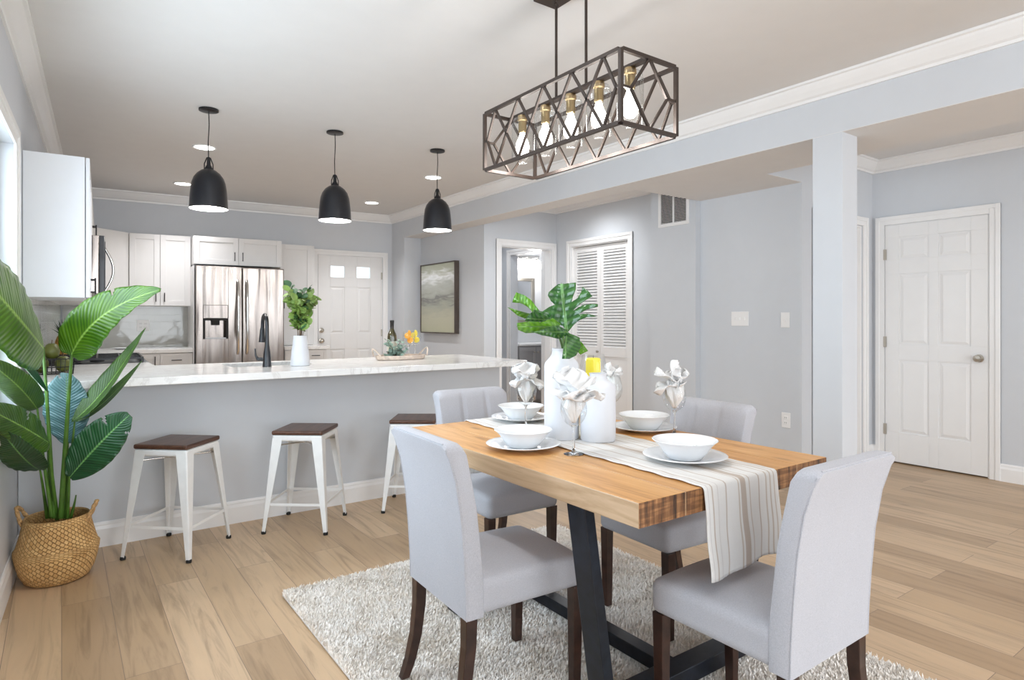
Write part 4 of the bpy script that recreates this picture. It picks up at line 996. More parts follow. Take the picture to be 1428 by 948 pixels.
# ------------------------------------------------------------------ rug
rug = thing('area_rug', 'cream shag rug under the dining table', 'rug', (0, 0, 0))
RXa, RXb, RYa, RYb = 0.79, 2.35, 0.35, 2.84
MB().rbox(RXa, RXb, RYa, RYb, 0.0005, 0.014, 0.006, 2).build('backing', M['rug_base'], rug)
vs = []; fs = []; rnd = random.random
NT = 150000
i = 0
while i < NT:
    x = RXa + (RXb - RXa) * rnd(); y = RYa + (RYb - RYa) * rnd()
    i += 1
    if y < 0.8 and rnd() < 0.6: continue
    a = rnd() * 2 * pi; h = 0.012 + 0.013 * rnd(); ln = 0.004 + 0.010 * rnd(); w = 0.0022 + 0.0014 * rnd()
    sw = 0.9 * sin(x * 9 + 2 * sin(y * 7)) + 0.9 * cos(y * 8 + x * 5)
    la = sw * 1.1 + (rnd() - 0.5) * 4.2
    dx, dy = cos(la) * ln, sin(la) * ln; wx, wy = cos(a) * w, sin(a) * w
    o = len(vs); z = 0.012
    vs += [(x - wx, y - wy, z), (x + wx, y + wy, z), (x + wx * 1.1 + dx * .35, y + wy * 1.1 + dy * .35, z + h * .62), (x - wx * 1.1 + dx * .35, y - wy * 1.1 + dy * .35, z + h * .62), (x + dx, y + dy, z + h)]
    fs += [(o, o + 1, o + 2, o + 3), (o + 3, o + 2, o + 4)]
pm = bpy.data.meshes.new('pile'); pm.from_pydata(vs, [], fs); pm.materials.append(M['rug'])
po = bpy.data.objects.new('pile', pm); C.objects.link(po); po.parent = rug; po['kind'] = 'stuff'

# ------------------------------------------------------------------ dining table
TX0, TX1, TY0, TY1, TZ1 = 1.177, 2.085, 1.094, 2.44, 0.76
tb = thing('dining_table', 'rustic wooden dining table on black metal trapezoid legs', 'table', (0, 0, 0))
mb = MB()
edges_x = [TX0 + (TX1 - TX0) * k / 5 for k in range(6)]
for k in range(5):
    a, b_ = edges_x[k] + (0.0008 if k else 0), edges_x[k + 1] - (0.0008 if k < 4 else 0)
    z0_ = 0.694; vsx = [(a, TY0, z0_), (b_, TY0, z0_), (b_, TY1, z0_), (a, TY1, z0_), (a, TY0, TZ1), (b_, TY0, TZ1), (b_, TY1, TZ1), (a, TY1, TZ1)]
    mb.add(vsx, [(0, 3, 2, 1), (4, 5, 6, 7)], 0); mb.add(vsx, [(0, 1, 5, 4), (2, 3, 7, 6)], 1); mb.add(vsx, [(1, 2, 6, 5), (3, 0, 4, 7)], 2)
mb.weld = True
mb.build('tabletop', [M['table_top'], M['end_grain'], M['table_edge']], tb, bevel=0.003)
M['table_metal'] = plain('worn_black_steel', (0.010, 0.013, 0.02), 0.3, 0.2, noise=0.4, nscale=30)
CXT = 1.63
for yy in (1.345, 2.19):
    for sx in (-1, 1):
        lg = MB(); xt = CXT + sx * 0.425; xb = CXT + sx * 0.335; wx, wy = 0.036, 0.076
        vs = [(xt + a * wx / 2, yy + b_ * wy / 2, 0.690) for a, b_ in ((-1, -1), (1, -1), (1, 1), (-1, 1))] + [(xb + a * wx / 2, yy + b_ * wy / 2, 0.100) for a, b_ in ((-1, -1), (1, -1), (1, 1), (-1, 1))]
        lg.add(vs, [(0, 1, 2, 3), (7, 6, 5, 4), (0, 4, 5, 1), (1, 5, 6, 2), (2, 6, 7, 3), (3, 7, 4, 0)]); lg.build('leg', M['table_metal'], tb, bevel=0.002)
    MB().box(CXT - 0.355, CXT + 0.355, yy - 0.038, yy + 0.038, 0.046, 0.10).build('foot_bar', M['table_metal'], tb, bevel=0.002)
    MB().box(CXT - 0.44, CXT + 0.44, yy - 0.038, yy + 0.038, 0.6885, 0.694).build('top_plate', M['table_metal'], tb)
MB().box(CXT - 0.028, CXT + 0.028, 1.384, 2.151, 0.050, 0.096).build('stretcher', M['table_metal'], tb, bevel=0.002)

# ------------------------------------------------------------------ upholstered chairs
def make_chair(tufted):
    t = thing('dining_chair', '', 'chair', (0, 0, 0), 0, 'grey upholstered dining chairs around the table')
    Wd = 0.385; D = 0.445; zb = 0.345
    def seat_fn(q):
        # crown the top, slight front roll
        x, y, z = q
        if z > 0.40:
            cx_ = 1 - ((x - 0.23) / 0.26) ** 2; cy_ = 1 - (y / 0.21) ** 2
            z += 0.022 * max(0, cx_) * max(0, cy_) - 0.004
        return Vector((x, y, z))
    MB().rbox(0.035, D, -Wd / 2, Wd / 2, zb, 0.448, 0.026, 14, seat_fn).build('seat', M['fabric'], t, smooth=True)
    # seam piping round the seat
    sp = MB()
    pts = [(0.06, -Wd / 2 - 0.0005, 0.420), (D - 0.03, -Wd / 2 - 0.0005, 0.422), (D - 0.006, -Wd / 2 + 0.02, 0.422), (D + 0.0005, 0, 0.422), (D - 0.006, Wd / 2 - 0.02, 0.422), (D - 0.03, Wd / 2 + 0.0005, 0.422), (0.06, Wd / 2 + 0.0005, 0.420)]
    # backrest: side profile swept across the width
    prof = [(0.0, zb), (-0.002, 0.42), (-0.008, 0.52), (-0.018, 0.64), (-0.036, 0.75), (-0.058, 0.82), (-0.068, 0.845), (-0.070, 0.853), (-0.062, 0.860), (-0.034, 0.860), (-0.018, 0.856), (-0.008, 0.846),
            (0.000, 0.82), (0.018, 0.75), (0.036, 0.66), (0.046, 0.57), (0.056, 0.48), (0.060, 0.42), (0.060, zb)]
    nP = len(prof); inner = set(range(11, 18))
    hw = Wd / 2 + 0.004; rr = 0.008
    cols = [-hw, -hw + 0.002, -hw + 0.005, -hw + rr] + [(-hw + rr) + (2 * hw - 2 * rr) * k / 36 for k in range(1, 36)] + [hw - rr, hw - 0.005, hw - 0.002, hw]
    cen = [(sum(p[0] for p in prof) / nP, None)]
    vs = []
    mb = MB()
    for y in cols:
        e = hw - abs(y); ins = 0 if e >= rr else rr - sqrt(max(0, rr * rr - (rr - e) ** 2))
        for i, (x, z) in enumerate(prof):
            cx_ = 0.028 - 0.08 * max(0, (z - 0.5))
            xo = x; zo = z
            half = abs(x - cx_)
            if half > 1e-6: xo = cx_ + (x - cx_) * max(0.2, (half - ins * 0.9) / half)
            if z > 0.80:
                rc = 0.030; dr_ = 0 if e >= rc else rc - sqrt(max(0, rc * rc - (rc - e) ** 2)); zo = z - dr_ * 0.8 * min(1, (z - 0.80) / 0.05)
            fl = 1.0 + 0.012 * (z - 0.34)
            if i in inner:
                if tufted:
                    g = sum(math.exp(-((y - c_) / 0.0075) ** 2) for c_ in (-0.068, 0.068)) * (1 if z < 0.83 else 0.4)
                    xo -= 0.009 * g
                    xo += 0.004
                else: xo += 0.006 * (1 - (y / hw) ** 2)
            vs.append((xo, y * fl, zo))
    pipe = MB()
    for s_ in (-1, 1):
        pipe.tube([(prof[i][0] + 0.001, s_ * (hw - 0.002) * (1 + 0.012 * (prof[i][1] - 0.34)), prof[i][1]) for i in range(0, 7)], 0.0022, 6)
    pipe.tube([(-0.0665, k * hw / 6 * 0.90, 0.8575) for k in range(-6, 7)], 0.0022, 6)
    fs = []
    nc = len(cols)
    for a in range(nc - 1):
        for i in range(nP):
            j = (i + 1) % nP; fs.append((a * nP + i, a * nP + j, (a + 1) * nP + j, (a + 1) * nP + i))
    fs.append(tuple(range(nP))); fs.append(tuple((nc - 1) * nP + i for i in range(nP)))
    mb.add(vs, fs); bo = mb.build('backrest', M['fabric'], t, smooth=True); pipe.build('piping', M['fabric'], bo, smooth=True)
    if tufted:
        for yb_ in (-0.068, 0.068):
            for zb_ in (0.62, 0.72):
                xx = 0.036 - (zb_ - 0.62) * 0.2
                MB().lathe([(0, 0), (0.008, 0.001), (0.007, 0.004), (0, 0.006)], 12).build('button', M['fabric'], bo, smooth=True).matrix_local = Matrix.Translation((xx, yb_, zb_)) @ Matrix.Rotation(pi / 2, 4, 'Y')
    wl = 0.038
    for sy in (-1, 1):
        y = sy * (Wd / 2 - 0.022)
        MB().bar((D - 0.028, y, zb + 0.004), (D - 0.030, y, 0.024), wl, wl, up=(0, 1, 0), w2=0.029, h2=0.029).build('leg', M['dark_leg'], t, bevel=0.002)
        lg = MB(); P_ = [(0.022, zb + 0.004), (0.020, 0.26), (0.008, 0.16), (-0.012, 0.08), (-0.034, 0.024)]
        vs = []
        for k, (x, z) in enumerate(P_):
            w_ = lerp(wl, 0.028, k / 4) / 2
            vs += [(x - w_, y - w_, z), (x + w_, y - w_, z), (x + w_, y + w_, z), (x - w_, y + w_, z)]
        fs = [(0, 1, 2, 3), (19, 18, 17, 16)]
        for k in range(4):
            for j in range(4): fs.append((k * 4 + j, k * 4 + (j + 1) % 4, k * 4 + 4 + (j + 1) % 4, k * 4 + 4 + j))
        lg.add(vs, fs); lg.build('leg', M['dark_leg'], t, bevel=0.002)
    return t
for (x, y, a, tf, lab) in ((0.950, 1.730, -2.5, False, 'grey upholstered chair with plain back on the table side nearest the potted plant'),
                      (1.612, 0.832, 90.3, False, 'grey upholstered chair at the table end under the hanging striped runner'),
                      (1.690, 2.685, -91, True, 'grey tufted chair at the far end of the table, in front of the bar'),
                      (2.252, 1.700, 177, True, 'grey tufted chair on the table side nearest the alcove wall with light switches')):
    c = make_chair(tf); c.location = (x, y, 0.010); c.rotation_euler = (0, 0, radians(a)); c['label'] = lab

# ------------------------------------------------------------------ runner, place settings
mb = MB()
zt = TZ1 + 0.0035; R_ = 0.012; ov0, ov1 = 0.235, 0.23
def run_path(s_):  # arclength -> (y,z), starting at near hem
    L0 = ov0; Lt = TY1 - TY0
    if s_ < L0: return (TY0 - 0.010 - 0.012 * (1 - s_ / L0), zt - 0.012 - (L0 - s_))
    s_ -= L0
    arc = 0.019
    if s_ < arc:
        a = s_ / arc * pi / 2; return (TY0 - 0.010 + R_ * (1 - cos(a)) * 0.83, zt - 0.012 + 0.012 * sin(a))
    s_ -= arc
    if s_ < Lt: return (TY0 + s_, zt)
    s_ -= Lt
    if s_ < arc:
        a = s_ / arc * pi / 2; return (TY1 + 0.010 * sin(a), zt - 0.012 * (1 - cos(a)))
    s_ -= arc
    return (TY1 + 0.010, zt - 0.012 - s_)
Ltot = ov0 + ov1 + (TY1 - TY0) + 2 * 0.019
def rf(u, v):
    s_ = u * Ltot; y, z = run_path(s_)
    xc = 1.598 + (y - TY0) * 0.048; x = xc + (v - 0.5) * 0.348
    on = ov0 + 0.02 < s_ < Ltot - ov1 - 0.02
    if on:
        z += 0.0012 * (1 + sin(y * 60 + v * 9)) * 0.5 + 0.001 * (1 + sin(v * 50)) * .5
        x += 0.0022 * sin(y * 55) * (1 if v < 0.1 or v > 0.9 else 0.3)
    else:
        d = max(0, (ov0 - s_) / ov0) if s_ < ov0 else max(0, (s_ - (Ltot - ov1)) / ov1)
        sg = -1 if s_ < ov0 + 0.02 else 1
        y += sg * (0.006 * (1 + sin(v * 13 + 1)) * d + 0.0008 * sin(v * 90)); x += 0.004 * sin(d * 9 + v * 3) * d
        z += -0.006 * sin(v * 7) * d + 0.012 * (v - .5) * d
    return (x, y, z)
mb.grid(rf, 190, 40)
o = mb.build('table_runner', M['runner'], smooth=True, solid=0.0022)
tag(o, 'cream cotton runner with tan stripes hanging over the table ends', 'table runner')

def plate_obj(x, y, z, label):
    t = tag(MB().lathe([(0, 0.004), (0.062, 0.004), (0.070, 0.005), (0.082, 0.011), (0.110, 0.0175), (0.131, 0.021), (0.1335, 0.0195), (0.130, 0.0175), (0.100, 0.011), (0.076, 0.003), (0.070, 0.0), (0, 0.0)], 64).build('dinner_plate', M['porcelain'], smooth=True, loc=(x, y, z)), label, 'plate', 'white dinner plates on the dining table')
    return t
def bowl_obj(x, y, z, label):
    rim = lambda t_, i: 1.0
    t = tag(MB().lathe([(0, 0.006), (0.040, 0.006), (0.052, 0.010), (0.068, 0.028), (0.082, 0.048), (0.094, 0.058), (0.1025, 0.063), (0.1045, 0.0615), (0.096, 0.0545), (0.085, 0.044), (0.072, 0.024), (0.055, 0.004), (0.048, 0.0), (0, 0.0)], 64).build('bowl', M['porcelain'], smooth=True, loc=(x, y, z)), label, 'bowl', 'white bowls on the dinner plates')
    return t
zr = zt + 0.003
PL = ((1.345, 1.805, TZ1 + 0.001, 'on the table side nearest the plant'), (1.690, 2.285, zr, 'at the table end nearest the bar'),
      (1.968, 1.80, TZ1 + 0.001, 'on the table side nearest the column'), (1.640, 1.325, zr, 'above the long hanging end of the runner'))
for x, y, z, w_ in PL:
    plate_obj(x, y, z, 'white dinner plate ' + w_); bowl_obj(x, y, z + 0.0052, 'white flared bowl resting on its plate ' + w_)

def make_glass(x, y, z, label):
    t = thing('wine_glass', label, 'wine glass', (x, y, z), 0, 'wine glasses holding white napkins')
    MB().lathe([(0, 0), (0.034, 0), (0.0345, 0.0015), (0.030, 0.003), (0.012, 0.006), (0.0055, 0.012), (0.0042, 0.03), (0.0038, 0.07), (0.0045, 0.088), (0.009, 0.098), (0.0, 0.1)], 32).build('stem', M['solid_glass'], t, smooth=True)
    MB().lathe([(0.004, 0.0925), (0.012, 0.097), (0.026, 0.106), (0.038, 0.122), (0.0445, 0.142), (0.0455, 0.158), (0.043, 0.178), (0.038, 0.200), (0.0335, 0.215)], 40).build('bowl', M['glass'], t, smooth=True)
    return t
def make_napkin(x, y, z, seed, petals, label):
    rn = random.Random(seed); t = MB()
    # crumpled core inside the bowl
    def core(u, v):
        a = u * 2 * pi; zz = 0.108 + v * 0.110
        q = (zz - 0.108) / 0.11; r = (0.006 + 0.040 * sin(min(1, q * 1.25) * pi / 2 * 1.0) * (1 if q < 0.6 else 1 - (q - 0.6) * 1.05)) * (0.78 + 0.17 * sin(5 * a + seed) + 0.10 * sin(9 * a + q * 8))
        return (r * cos(a), r * sin(a), zz)
    t.grid(core, 48, 14)
    for (az, up, ln, wd, curl) in petals:
        az = radians(az); dirv = Vector((cos(az), sin(az), 0)); side = Vector((-sin(az), cos(az), 0)); ph = rn.random() * 6
        def pf(u, v, dirv=dirv, side=side, up=up, ln=ln, wd=wd, curl=curl, ph=ph):
            s_ = u; w_ = wd * 1.5 * (0.35 + 0.65 * sin(pi * min(1, s_ * 0.80 + 0.10)) ** 0.8) * (1 if s_ < 0.85 else sqrt(max(0.02, 1 - ((s_ - 0.85) / 0.16) ** 2)))
            ang = radians(up) - curl * s_
            # integrate a curved centre line
            px = pz = 0.0; n_ = 8
            for k in range(n_):
                aa = radians(up) - curl * s_ * (k + .5) / n_; px += cos(aa) * ln * s_ / n_; pz += sin(aa) * ln * s_ / n_
            c_ = (v - 0.5) * 2
            ruff = 0.008 * sin(c_ * 5 + ph + s_ * 5) * (0.3 + s_) + 0.004 * sin(s_ * 13 + ph + c_ * 4) + 0.010 * (c_ * c_)
            edge = 0.0022 * sin(c_ * 40 + s_ * 60) * (1 if abs(c_) > 0.85 or s_ > 0.9 else 0)
            base = Vector((0, 0, 0.200)); nrm = dirv * (-sin(ang)) + Vector((0, 0, cos(ang)))
            p = base + dirv * (px + edge) + Vector((0, 0, pz)) + side * (c_ * w_ / 2 + edge) + nrm * ruff
            return tuple(p)
        t.grid(pf, 24, 18)
    o = t.build('napkin', M['napkin'], smooth=True, solid=0.0016, loc=(x, y, z))
    tag(o, label, 'napkin', 'white lace napkins in the wine glasses')
G = ((1.424, 1.622, TZ1 + 0.0005, 'in front of the white vases'), (1.578, 2.100, zr, 'between the tall vase and the bar'),
     (1.985, 1.655, TZ1 + 0.0005, 'on the table side nearest the column'), (1.965, 1.985, TZ1 + 0.0005, 'behind the clear hurricane, mostly hidden'))
# petal directions in world degrees: the picture's left is about 144 deg, right about -36 deg, towards viewer about -126
PET = (((150, 60, 0.10, 0.085, 0.5), (-40, 25, 0.105, 0.075, 1.1), (-10, 55, 0.10, 0.07, 0.8), (-100, 35, 0.07, 0.08, 1.6), (60, 70, 0.10, 0.07, 0.2), (-160, 40, 0.085, 0.08, 1.5)),
       ((150, 62, 0.075, 0.085, 0.9), (170, 10, 0.065, 0.05, 1.2), (70, 75, 0.075, 0.07, 0.2), (-30, 58, 0.08, 0.08, 0.4), (-45, 5, 0.08, 0.055, 1.1), (-110, 60, 0.05, 0.06, 1.2)),
       ((145, 50, 0.095, 0.075, 0.6), (150, 10, 0.085, 0.06, 1.3), (110, 88, 0.100, 0.062, -0.1), (-35, 50, 0.075, 0.06, 0.2), (170, 80, 0.06, 0.06, 0.3), (-120, 30, 0.04, 0.05, 1.4)),
       ((120, 80, 0.07, 0.06, 0.3), (-36, 60, 0.06, 0.06, 0.5), (-120, 60, 0.05, 0.06, 0.8), (40, 50, 0.07, 0.06, 0.8)))
for k, (x, y, z, w_) in enumerate(G):
    make_glass(x, y, z, 'clear stemmed wine glass ' + w_); make_napkin(x, y, z, k + 3, PET[k], 'white lace-edged napkin tucked in the glass ' + w_)

# vases on the table
def bottle_vase(name, x, y, r, h, neck_r, label, cat='vase'):
    sh = h * 0.80
    prof = [(0, 0), (r * 0.96, 0), (r, 0.006), (r * 1.005, sh * 0.5), (r, sh)]
    for k in range(1, 9):
        a = k / 8; prof.append((lerp(r, neck_r, 0.5 - 0.5 * cos(pi * a)), sh + (h - 0.015 - sh) * a))
    prof += [(neck_r, h - 0.004), (neck_r + 0.003, h), (neck_r - 0.004, h), (neck_r - 0.005, h - 0.04), (0, h - 0.045)]
    return tag(MB().lathe(prof, 56).build(name, M['ceramic'], smooth=True, loc=(x, y, zr)), label, cat)
bottle_vase('ceramic_vase', 1.568, 1.856, 0.067, 0.345, 0.036, 'tall matte white bottle vase holding green monstera leaves')
bottle_vase('ceramic_vase', 1.650, 1.740, 0.066, 0.252, 0.032, 'shorter matte white vase beside the tall one on the runner')
hv = thing('hurricane_vase', 'clear glass hurricane with a yellow candle behind the shorter white vase', 'candle holder', (1.748, 1.872, zr))
MB().lathe([(0, 0), (0.050, 0), (0.053, 0.004), (0.056, 0.10), (0.058, 0.20), (0.052, 0.27), (0.044, 0.315)], 40).build('glass', M['glass'], hv, smooth=True)
MB().lathe([(0, 0.004), (0.030, 0.004), (0.030, 0.296), (0.024, 0.300), (0, 0.298)], 28).build('candle', M['candle'], hv, smooth=False)
MB().tube([(0, 0, 0.297), (0.001, 0, 0.310)], 0.001, 6).build('wick', M['dark'], hv)

# ------------------------------------------------------------------ leaves
def leaf(mb, base, ctrl, tip, width, nrm, fold=0.12, ripple=0.0, nu=30, nv=12, prof=None, tears=(), droop=0.0):
    base, ctrl, tip, nrm = Vector(base), Vector(ctrl), Vector(tip), Vector(nrm)
    prof = prof or (lambda u: (sin(pi * min(1, max(0, u)) ** 0.80)) ** 0.62)
    def f(u, v):
        p = base * (1 - u) ** 2 + ctrl * 2 * u * (1 - u) + tip * u * u
        d = ((ctrl - base) * (1 - u) + (tip - ctrl) * u).normalized()
        s_ = d.cross(nrm).normalized(); n_ = s_.cross(d).normalized()
        c_ = (v - 0.5) * 2; w_ = width / 2 * prof(u)
        lift = abs(c_) ** 1.3 * w_ * fold + ripple * sin(u * 46 - abs(c_) * 5) * abs(c_)
        return tuple(p + s_ * (c_ * w_) + n_ * lift + d * (-0.0) )
    def keep(u, v):
        c_ = (v - 0.5) * 2
        for (tu, side, wd, dep) in tears:
            if c_ * side > dep and abs(u - (tu + 0.10 * (abs(c_) - dep))) < wd * (abs(c_) - dep) / max(0.05, 1 - dep): return False
        return True
    mb.grid(f, nu, nv, keep=keep)

# potted bird-of-paradise plant
PX, PY = -0.018, 3.67
plant = thing('potted_plant', 'large bird-of-paradise plant with broad green leaves in the seagrass basket', 'plant', (PX, PY, 0.02))
def PV(x, y, z): return (x - PX, y - PY, z - 0.02)
LEAF_FACE = Vector((-0.583, -0.812, 0.25))
def add_leaf(b_, c_, t_, width, mname, nrm=None, **kw):
    B, Ct, T = Vector(b_), Vector(c_), Vector(t_)
    off = Vector((PX, PY, 0.02)); nr = Vector(nrm) if nrm else LEAF_FACE
    mb = MB(); leaf(mb, B - off, Ct - off, T - off, width, nr, **kw)
    return mb.build('leaf', M[mname], plant, smooth=True, solid=0.0012)
def stem(p0, p1, p2, r0, r1):
    off = Vector((PX, PY, 0.02)); a, b_, c_ = Vector(p0) - off, Vector(p1) - off, Vector(p2) - off
    pts = [a * (1 - t) ** 2 + b_ * 2 * t * (1 - t) + c_ * t * t for t in [k / 10 for k in range(11)]]
    return MB().tube(pts, [lerp(r0, r1, k / 10) for k in range(11)], 10).build('stem', M['stem_green'], plant, smooth=True)
fatp = lambda u: max(0.02, sin(pi * min(1, max(0.0, u * 0.94 + 0.03)) ** 0.70)) ** 0.55
ovalp = lambda u: max(0.02, sin(pi * min(1, max(0.0, u * 0.96 + 0.02)))) ** 0.6
thinp = lambda u: max(0.02, sin(pi * min(1, max(0.0, u)) ** 0.85)) ** 0.9
add_leaf((-0.067, 3.618, 1.087), (-0.151, 3.136, 1.254), (-0.223, 2.474, 1.388), 0.320, 'leaf_bright', (-0.55, -0.75, 0.25), prof=fatp, fold=0.10, ripple=0.003, nu=60)
add_leaf((0.035, 3.520, 1.055), (0.111, 3.416, 1.278), (0.359, 3.189, 1.354), 0.235, 'leaf_bright', (-0.2, -0.9, 0.55), prof=lambda u: max(0.02, sin(pi * min(1, max(0, u * .97 + .02)) ** 0.66)) ** 0.72, fold=0.10, ripple=0.003, nu=60, tears=((0.60, -1, 0.015, 0.55),))
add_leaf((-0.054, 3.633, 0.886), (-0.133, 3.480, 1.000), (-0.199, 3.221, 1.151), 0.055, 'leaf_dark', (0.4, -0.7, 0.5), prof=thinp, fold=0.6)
add_leaf((-0.091, 3.610, 0.812), (-0.145, 3.304, 0.964), (-0.209, 2.674, 1.093), 0.115, 'leaf_bright', (-0.3, -0.6, 0.7), prof=fatp, fold=0.15, ripple=0.001)
add_leaf((-0.048, 3.555, 0.661), (-0.124, 3.314, 0.774), (-0.214, 2.788, 0.922), 0.145, 'leaf_mid', (-0.4, -0.8, 0.35), prof=fatp, fold=0.10, ripple=0.003, nu=50, tears=((0.46, 1, 0.03, 0.4), (0.46, -1, 0.03, 0.5)))
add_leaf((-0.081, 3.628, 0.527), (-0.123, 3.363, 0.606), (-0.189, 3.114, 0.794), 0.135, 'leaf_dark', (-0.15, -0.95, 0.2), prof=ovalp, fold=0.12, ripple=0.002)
add_leaf((0.025, 3.675, 0.630), (0.020, 3.679, 0.802), (0.019, 3.642, 0.969), 0.215, 'leaf_blue', (-0.5, -0.85, 0.1), prof=ovalp, fold=0.06, ripple=0.003, nu=50, tears=((0.90, -1, 0.02, 0.2),))
add_leaf((0.039, 3.616, 0.740), (0.167, 3.573, 0.843), (0.326, 3.459, 1.182), 0.120, 'leaf_mid', (-0.85, -0.5, 0.3), prof=thinp, fold=0.35, ripple=0.001)
add_leaf((0.056, 3.641, 0.735), (0.180, 3.600, 0.804), (0.318, 3.538, 1.021), 0.065, 'leaf_mid', (-0.7, -0.6, 0.5), prof=thinp, fold=0.3)
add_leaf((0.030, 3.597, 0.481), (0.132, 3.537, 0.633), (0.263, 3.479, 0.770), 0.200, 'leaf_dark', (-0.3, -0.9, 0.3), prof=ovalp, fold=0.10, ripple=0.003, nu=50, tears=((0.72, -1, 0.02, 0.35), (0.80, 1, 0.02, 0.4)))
for s_ in (((-0.030, 3.690, 0.280), (-0.044, 3.663, 0.667), (-0.070, 3.620, 1.094), 0.010, 0.006), ((-0.003, 3.670, 0.280), (0.017, 3.619, 0.701), (0.038, 3.518, 1.062), 0.013, 0.006),
           ((-0.044, 3.725, 0.274), (-0.049, 3.679, 0.564), (-0.054, 3.633, 0.890), 0.009, 0.005), ((-0.056, 3.733, 0.274), (-0.066, 3.691, 0.395), (-0.081, 3.628, 0.527), 0.009, 0.004),
           ((-0.017, 3.705, 0.267), (-0.038, 3.646, 0.501), (-0.050, 3.557, 0.668), 0.010, 0.005), ((0.011, 3.685, 0.274), (0.033, 3.632, 0.528), (0.050, 3.608, 0.740), 0.010, 0.004),
           ((0.017, 3.705, 0.267), (0.017, 3.681, 0.452), (0.025, 3.675, 0.637), 0.009, 0.004), ((0.022, 3.652, 0.280), (0.028, 3.624, 0.395), (0.030, 3.597, 0.488), 0.008, 0.004),
           ((-0.038, 3.671, 0.293), (-0.070, 3.645, 0.573), (-0.091, 3.610, 0.818), 0.009, 0.004), ((0.034, 3.669, 0.274), (0.050, 3.657, 0.332), (0.056, 3.653, 0.383), 0.008, 0.003)):
    stem(*s_)
bk_ = thing('plant_basket', 'woven seagrass belly basket with two rope handles holding the big plant', 'basket', (PX, PY, 0))
prof = [(0.118, 0.002), (0.130, 0.010), (0.148, 0.045), (0.160, 0.090), (0.168, 0.130), (0.170, 0.150), (0.162, 0.160), (0.153, 0.190), (0.143, 0.230), (0.134, 0.270), (0.130, 0.292), (0.127, 0.298), (0.122, 0.292), (0.125, 0.270), (0.134, 0.22)]
mb = MB().lathe(prof, 64, uv=True, fn=lambda t, i: 1 + 0.004 * sin(t * 32) + 0.012 * sin(3 * t + 1)); mb.build('body', M['basket'], bk_, smooth=True)
MB().lathe([(0, 0.003), (0.119, 0.003)], 48).build('base', M['basket'], bk_)
MB().lathe([(0, 0.235), (0.06, 0.240), (0.134, 0.232)], 32).build('moss', M['soil'], bk_, smooth=True)
for a0 in (radians(160), radians(-12)):
    pts = []
    for k in range(15):
        t = k / 14; aa = a0 + (t - 0.5) * 0.62; r = 0.130 + 0.030 * sin(pi * t); pts.append((r * cos(aa), r * sin(aa), 0.262 + 0.085 * sin(pi * t)))
    hb = MB()
    for ph in (0, pi):
        hb.tube([(p[0] + 0.0045 * cos(k * 1.5 + ph), p[1] + 0.0045 * sin(k * 1.5 + ph), p[2]) for k, p in enumerate(pts)], 0.0062, 8)
    hb.build('handle', M['rope'], bk_, smooth=True)

# monstera stems in the tall vase
mo = thing('monstera_leaves', 'cut glossy monstera leaves standing in the tall white vase', 'leaves', (1.571, 1.846, zr + 0.30))
MOF = Vector((1.571, 1.846, zr + 0.30))
def poly_leaf(base, tip, width, pts, mname, o3, dtip=0.0, dside=0.0, bend=0.0):
    """cut leaf blade: outline in centimetres in the leaf's own upright plane; o3 is the plane's origin in the room"""
    O3 = Vector(o3); RX_ = Vector((0.8124, -0.5831, 0)); FW_ = Vector((0.5831, 0.8124, 0))
    def P3(x, y, dd): return O3 + RX_ * (x / 100) + Vector((0, 0, y / 100)) + FW_ * dd
    B, T = Vector(base), Vector(tip); ax = (T - B); L = ax.length; ax = ax / L; px = Vector((-ax.y, ax.x))
    from mathutils.geometry import delaunay_2d_cdt
    x0, x1 = min(p[0] for p in pts), max(p[0] for p in pts); y0, y1 = min(p[1] for p in pts), max(p[1] for p in pts)
    def inside(x, y):
        c_ = False; n_ = len(pts)
        for i in range(n_):
            (ax_, ay_), (bx_, by_) = pts[i], pts[i - 1]
            if (ay_ > y) != (by_ > y) and x < (bx_ - ax_) * (y - ay_) / (by_ - ay_) + ax_: c_ = not c_
        return c_
    gv = [Vector(p) for p in pts]; st_ = 0.8; gx = x0
    while gx < x1:
        gy = y0
        while gy < y1:
            if inside(gx, gy) and min((Vector((gx, gy)) - g_).length for g_ in gv[:len(pts)]) > 0.4: gv.append(Vector((gx, gy)))
            gy += st_
        gx += st_
    vo, eo, fo, *_r = delaunay_2d_cdt(gv, [(i, (i + 1) % len(pts)) for i in range(len(pts))], [], 0, 0.0001)
    mb = MB(); uv = []; co = []
    for v in vo:
        q = Vector((v.x, v.y)) - B; t = q.dot(ax) / L; c_ = q.dot(px)
        d = dtip * t + dside * c_ / 16.6 + bend * (abs(c_) / 11.0) ** 1.5 - 0.004 * sin(c_ * 1.26 + t * 9)
        co.append(tuple(P3(v.x, v.y, d) - MOF)); uv.append((t, 0.5 + c_ / width))
    keepf = [tuple(f) for f in fo if inside(sum(vo[i].x for i in f) / len(f), sum(vo[i].y for i in f) / len(f))]
    mb.add(co, keepf, 0, uv)
    o = mb.build('leaf', M[mname], mo, smooth=True, solid=0.0012)
    p3 = [P3(*(B.lerp(T, k / 8)), dtip * k / 8 - 0.002) - MOF for k in range(9)]
    MB().tube(p3, [lerp(0.0024, 0.0008, k / 8) for k in range(9)], 6).build('midrib', M['stem_green'], o, smooth=True)
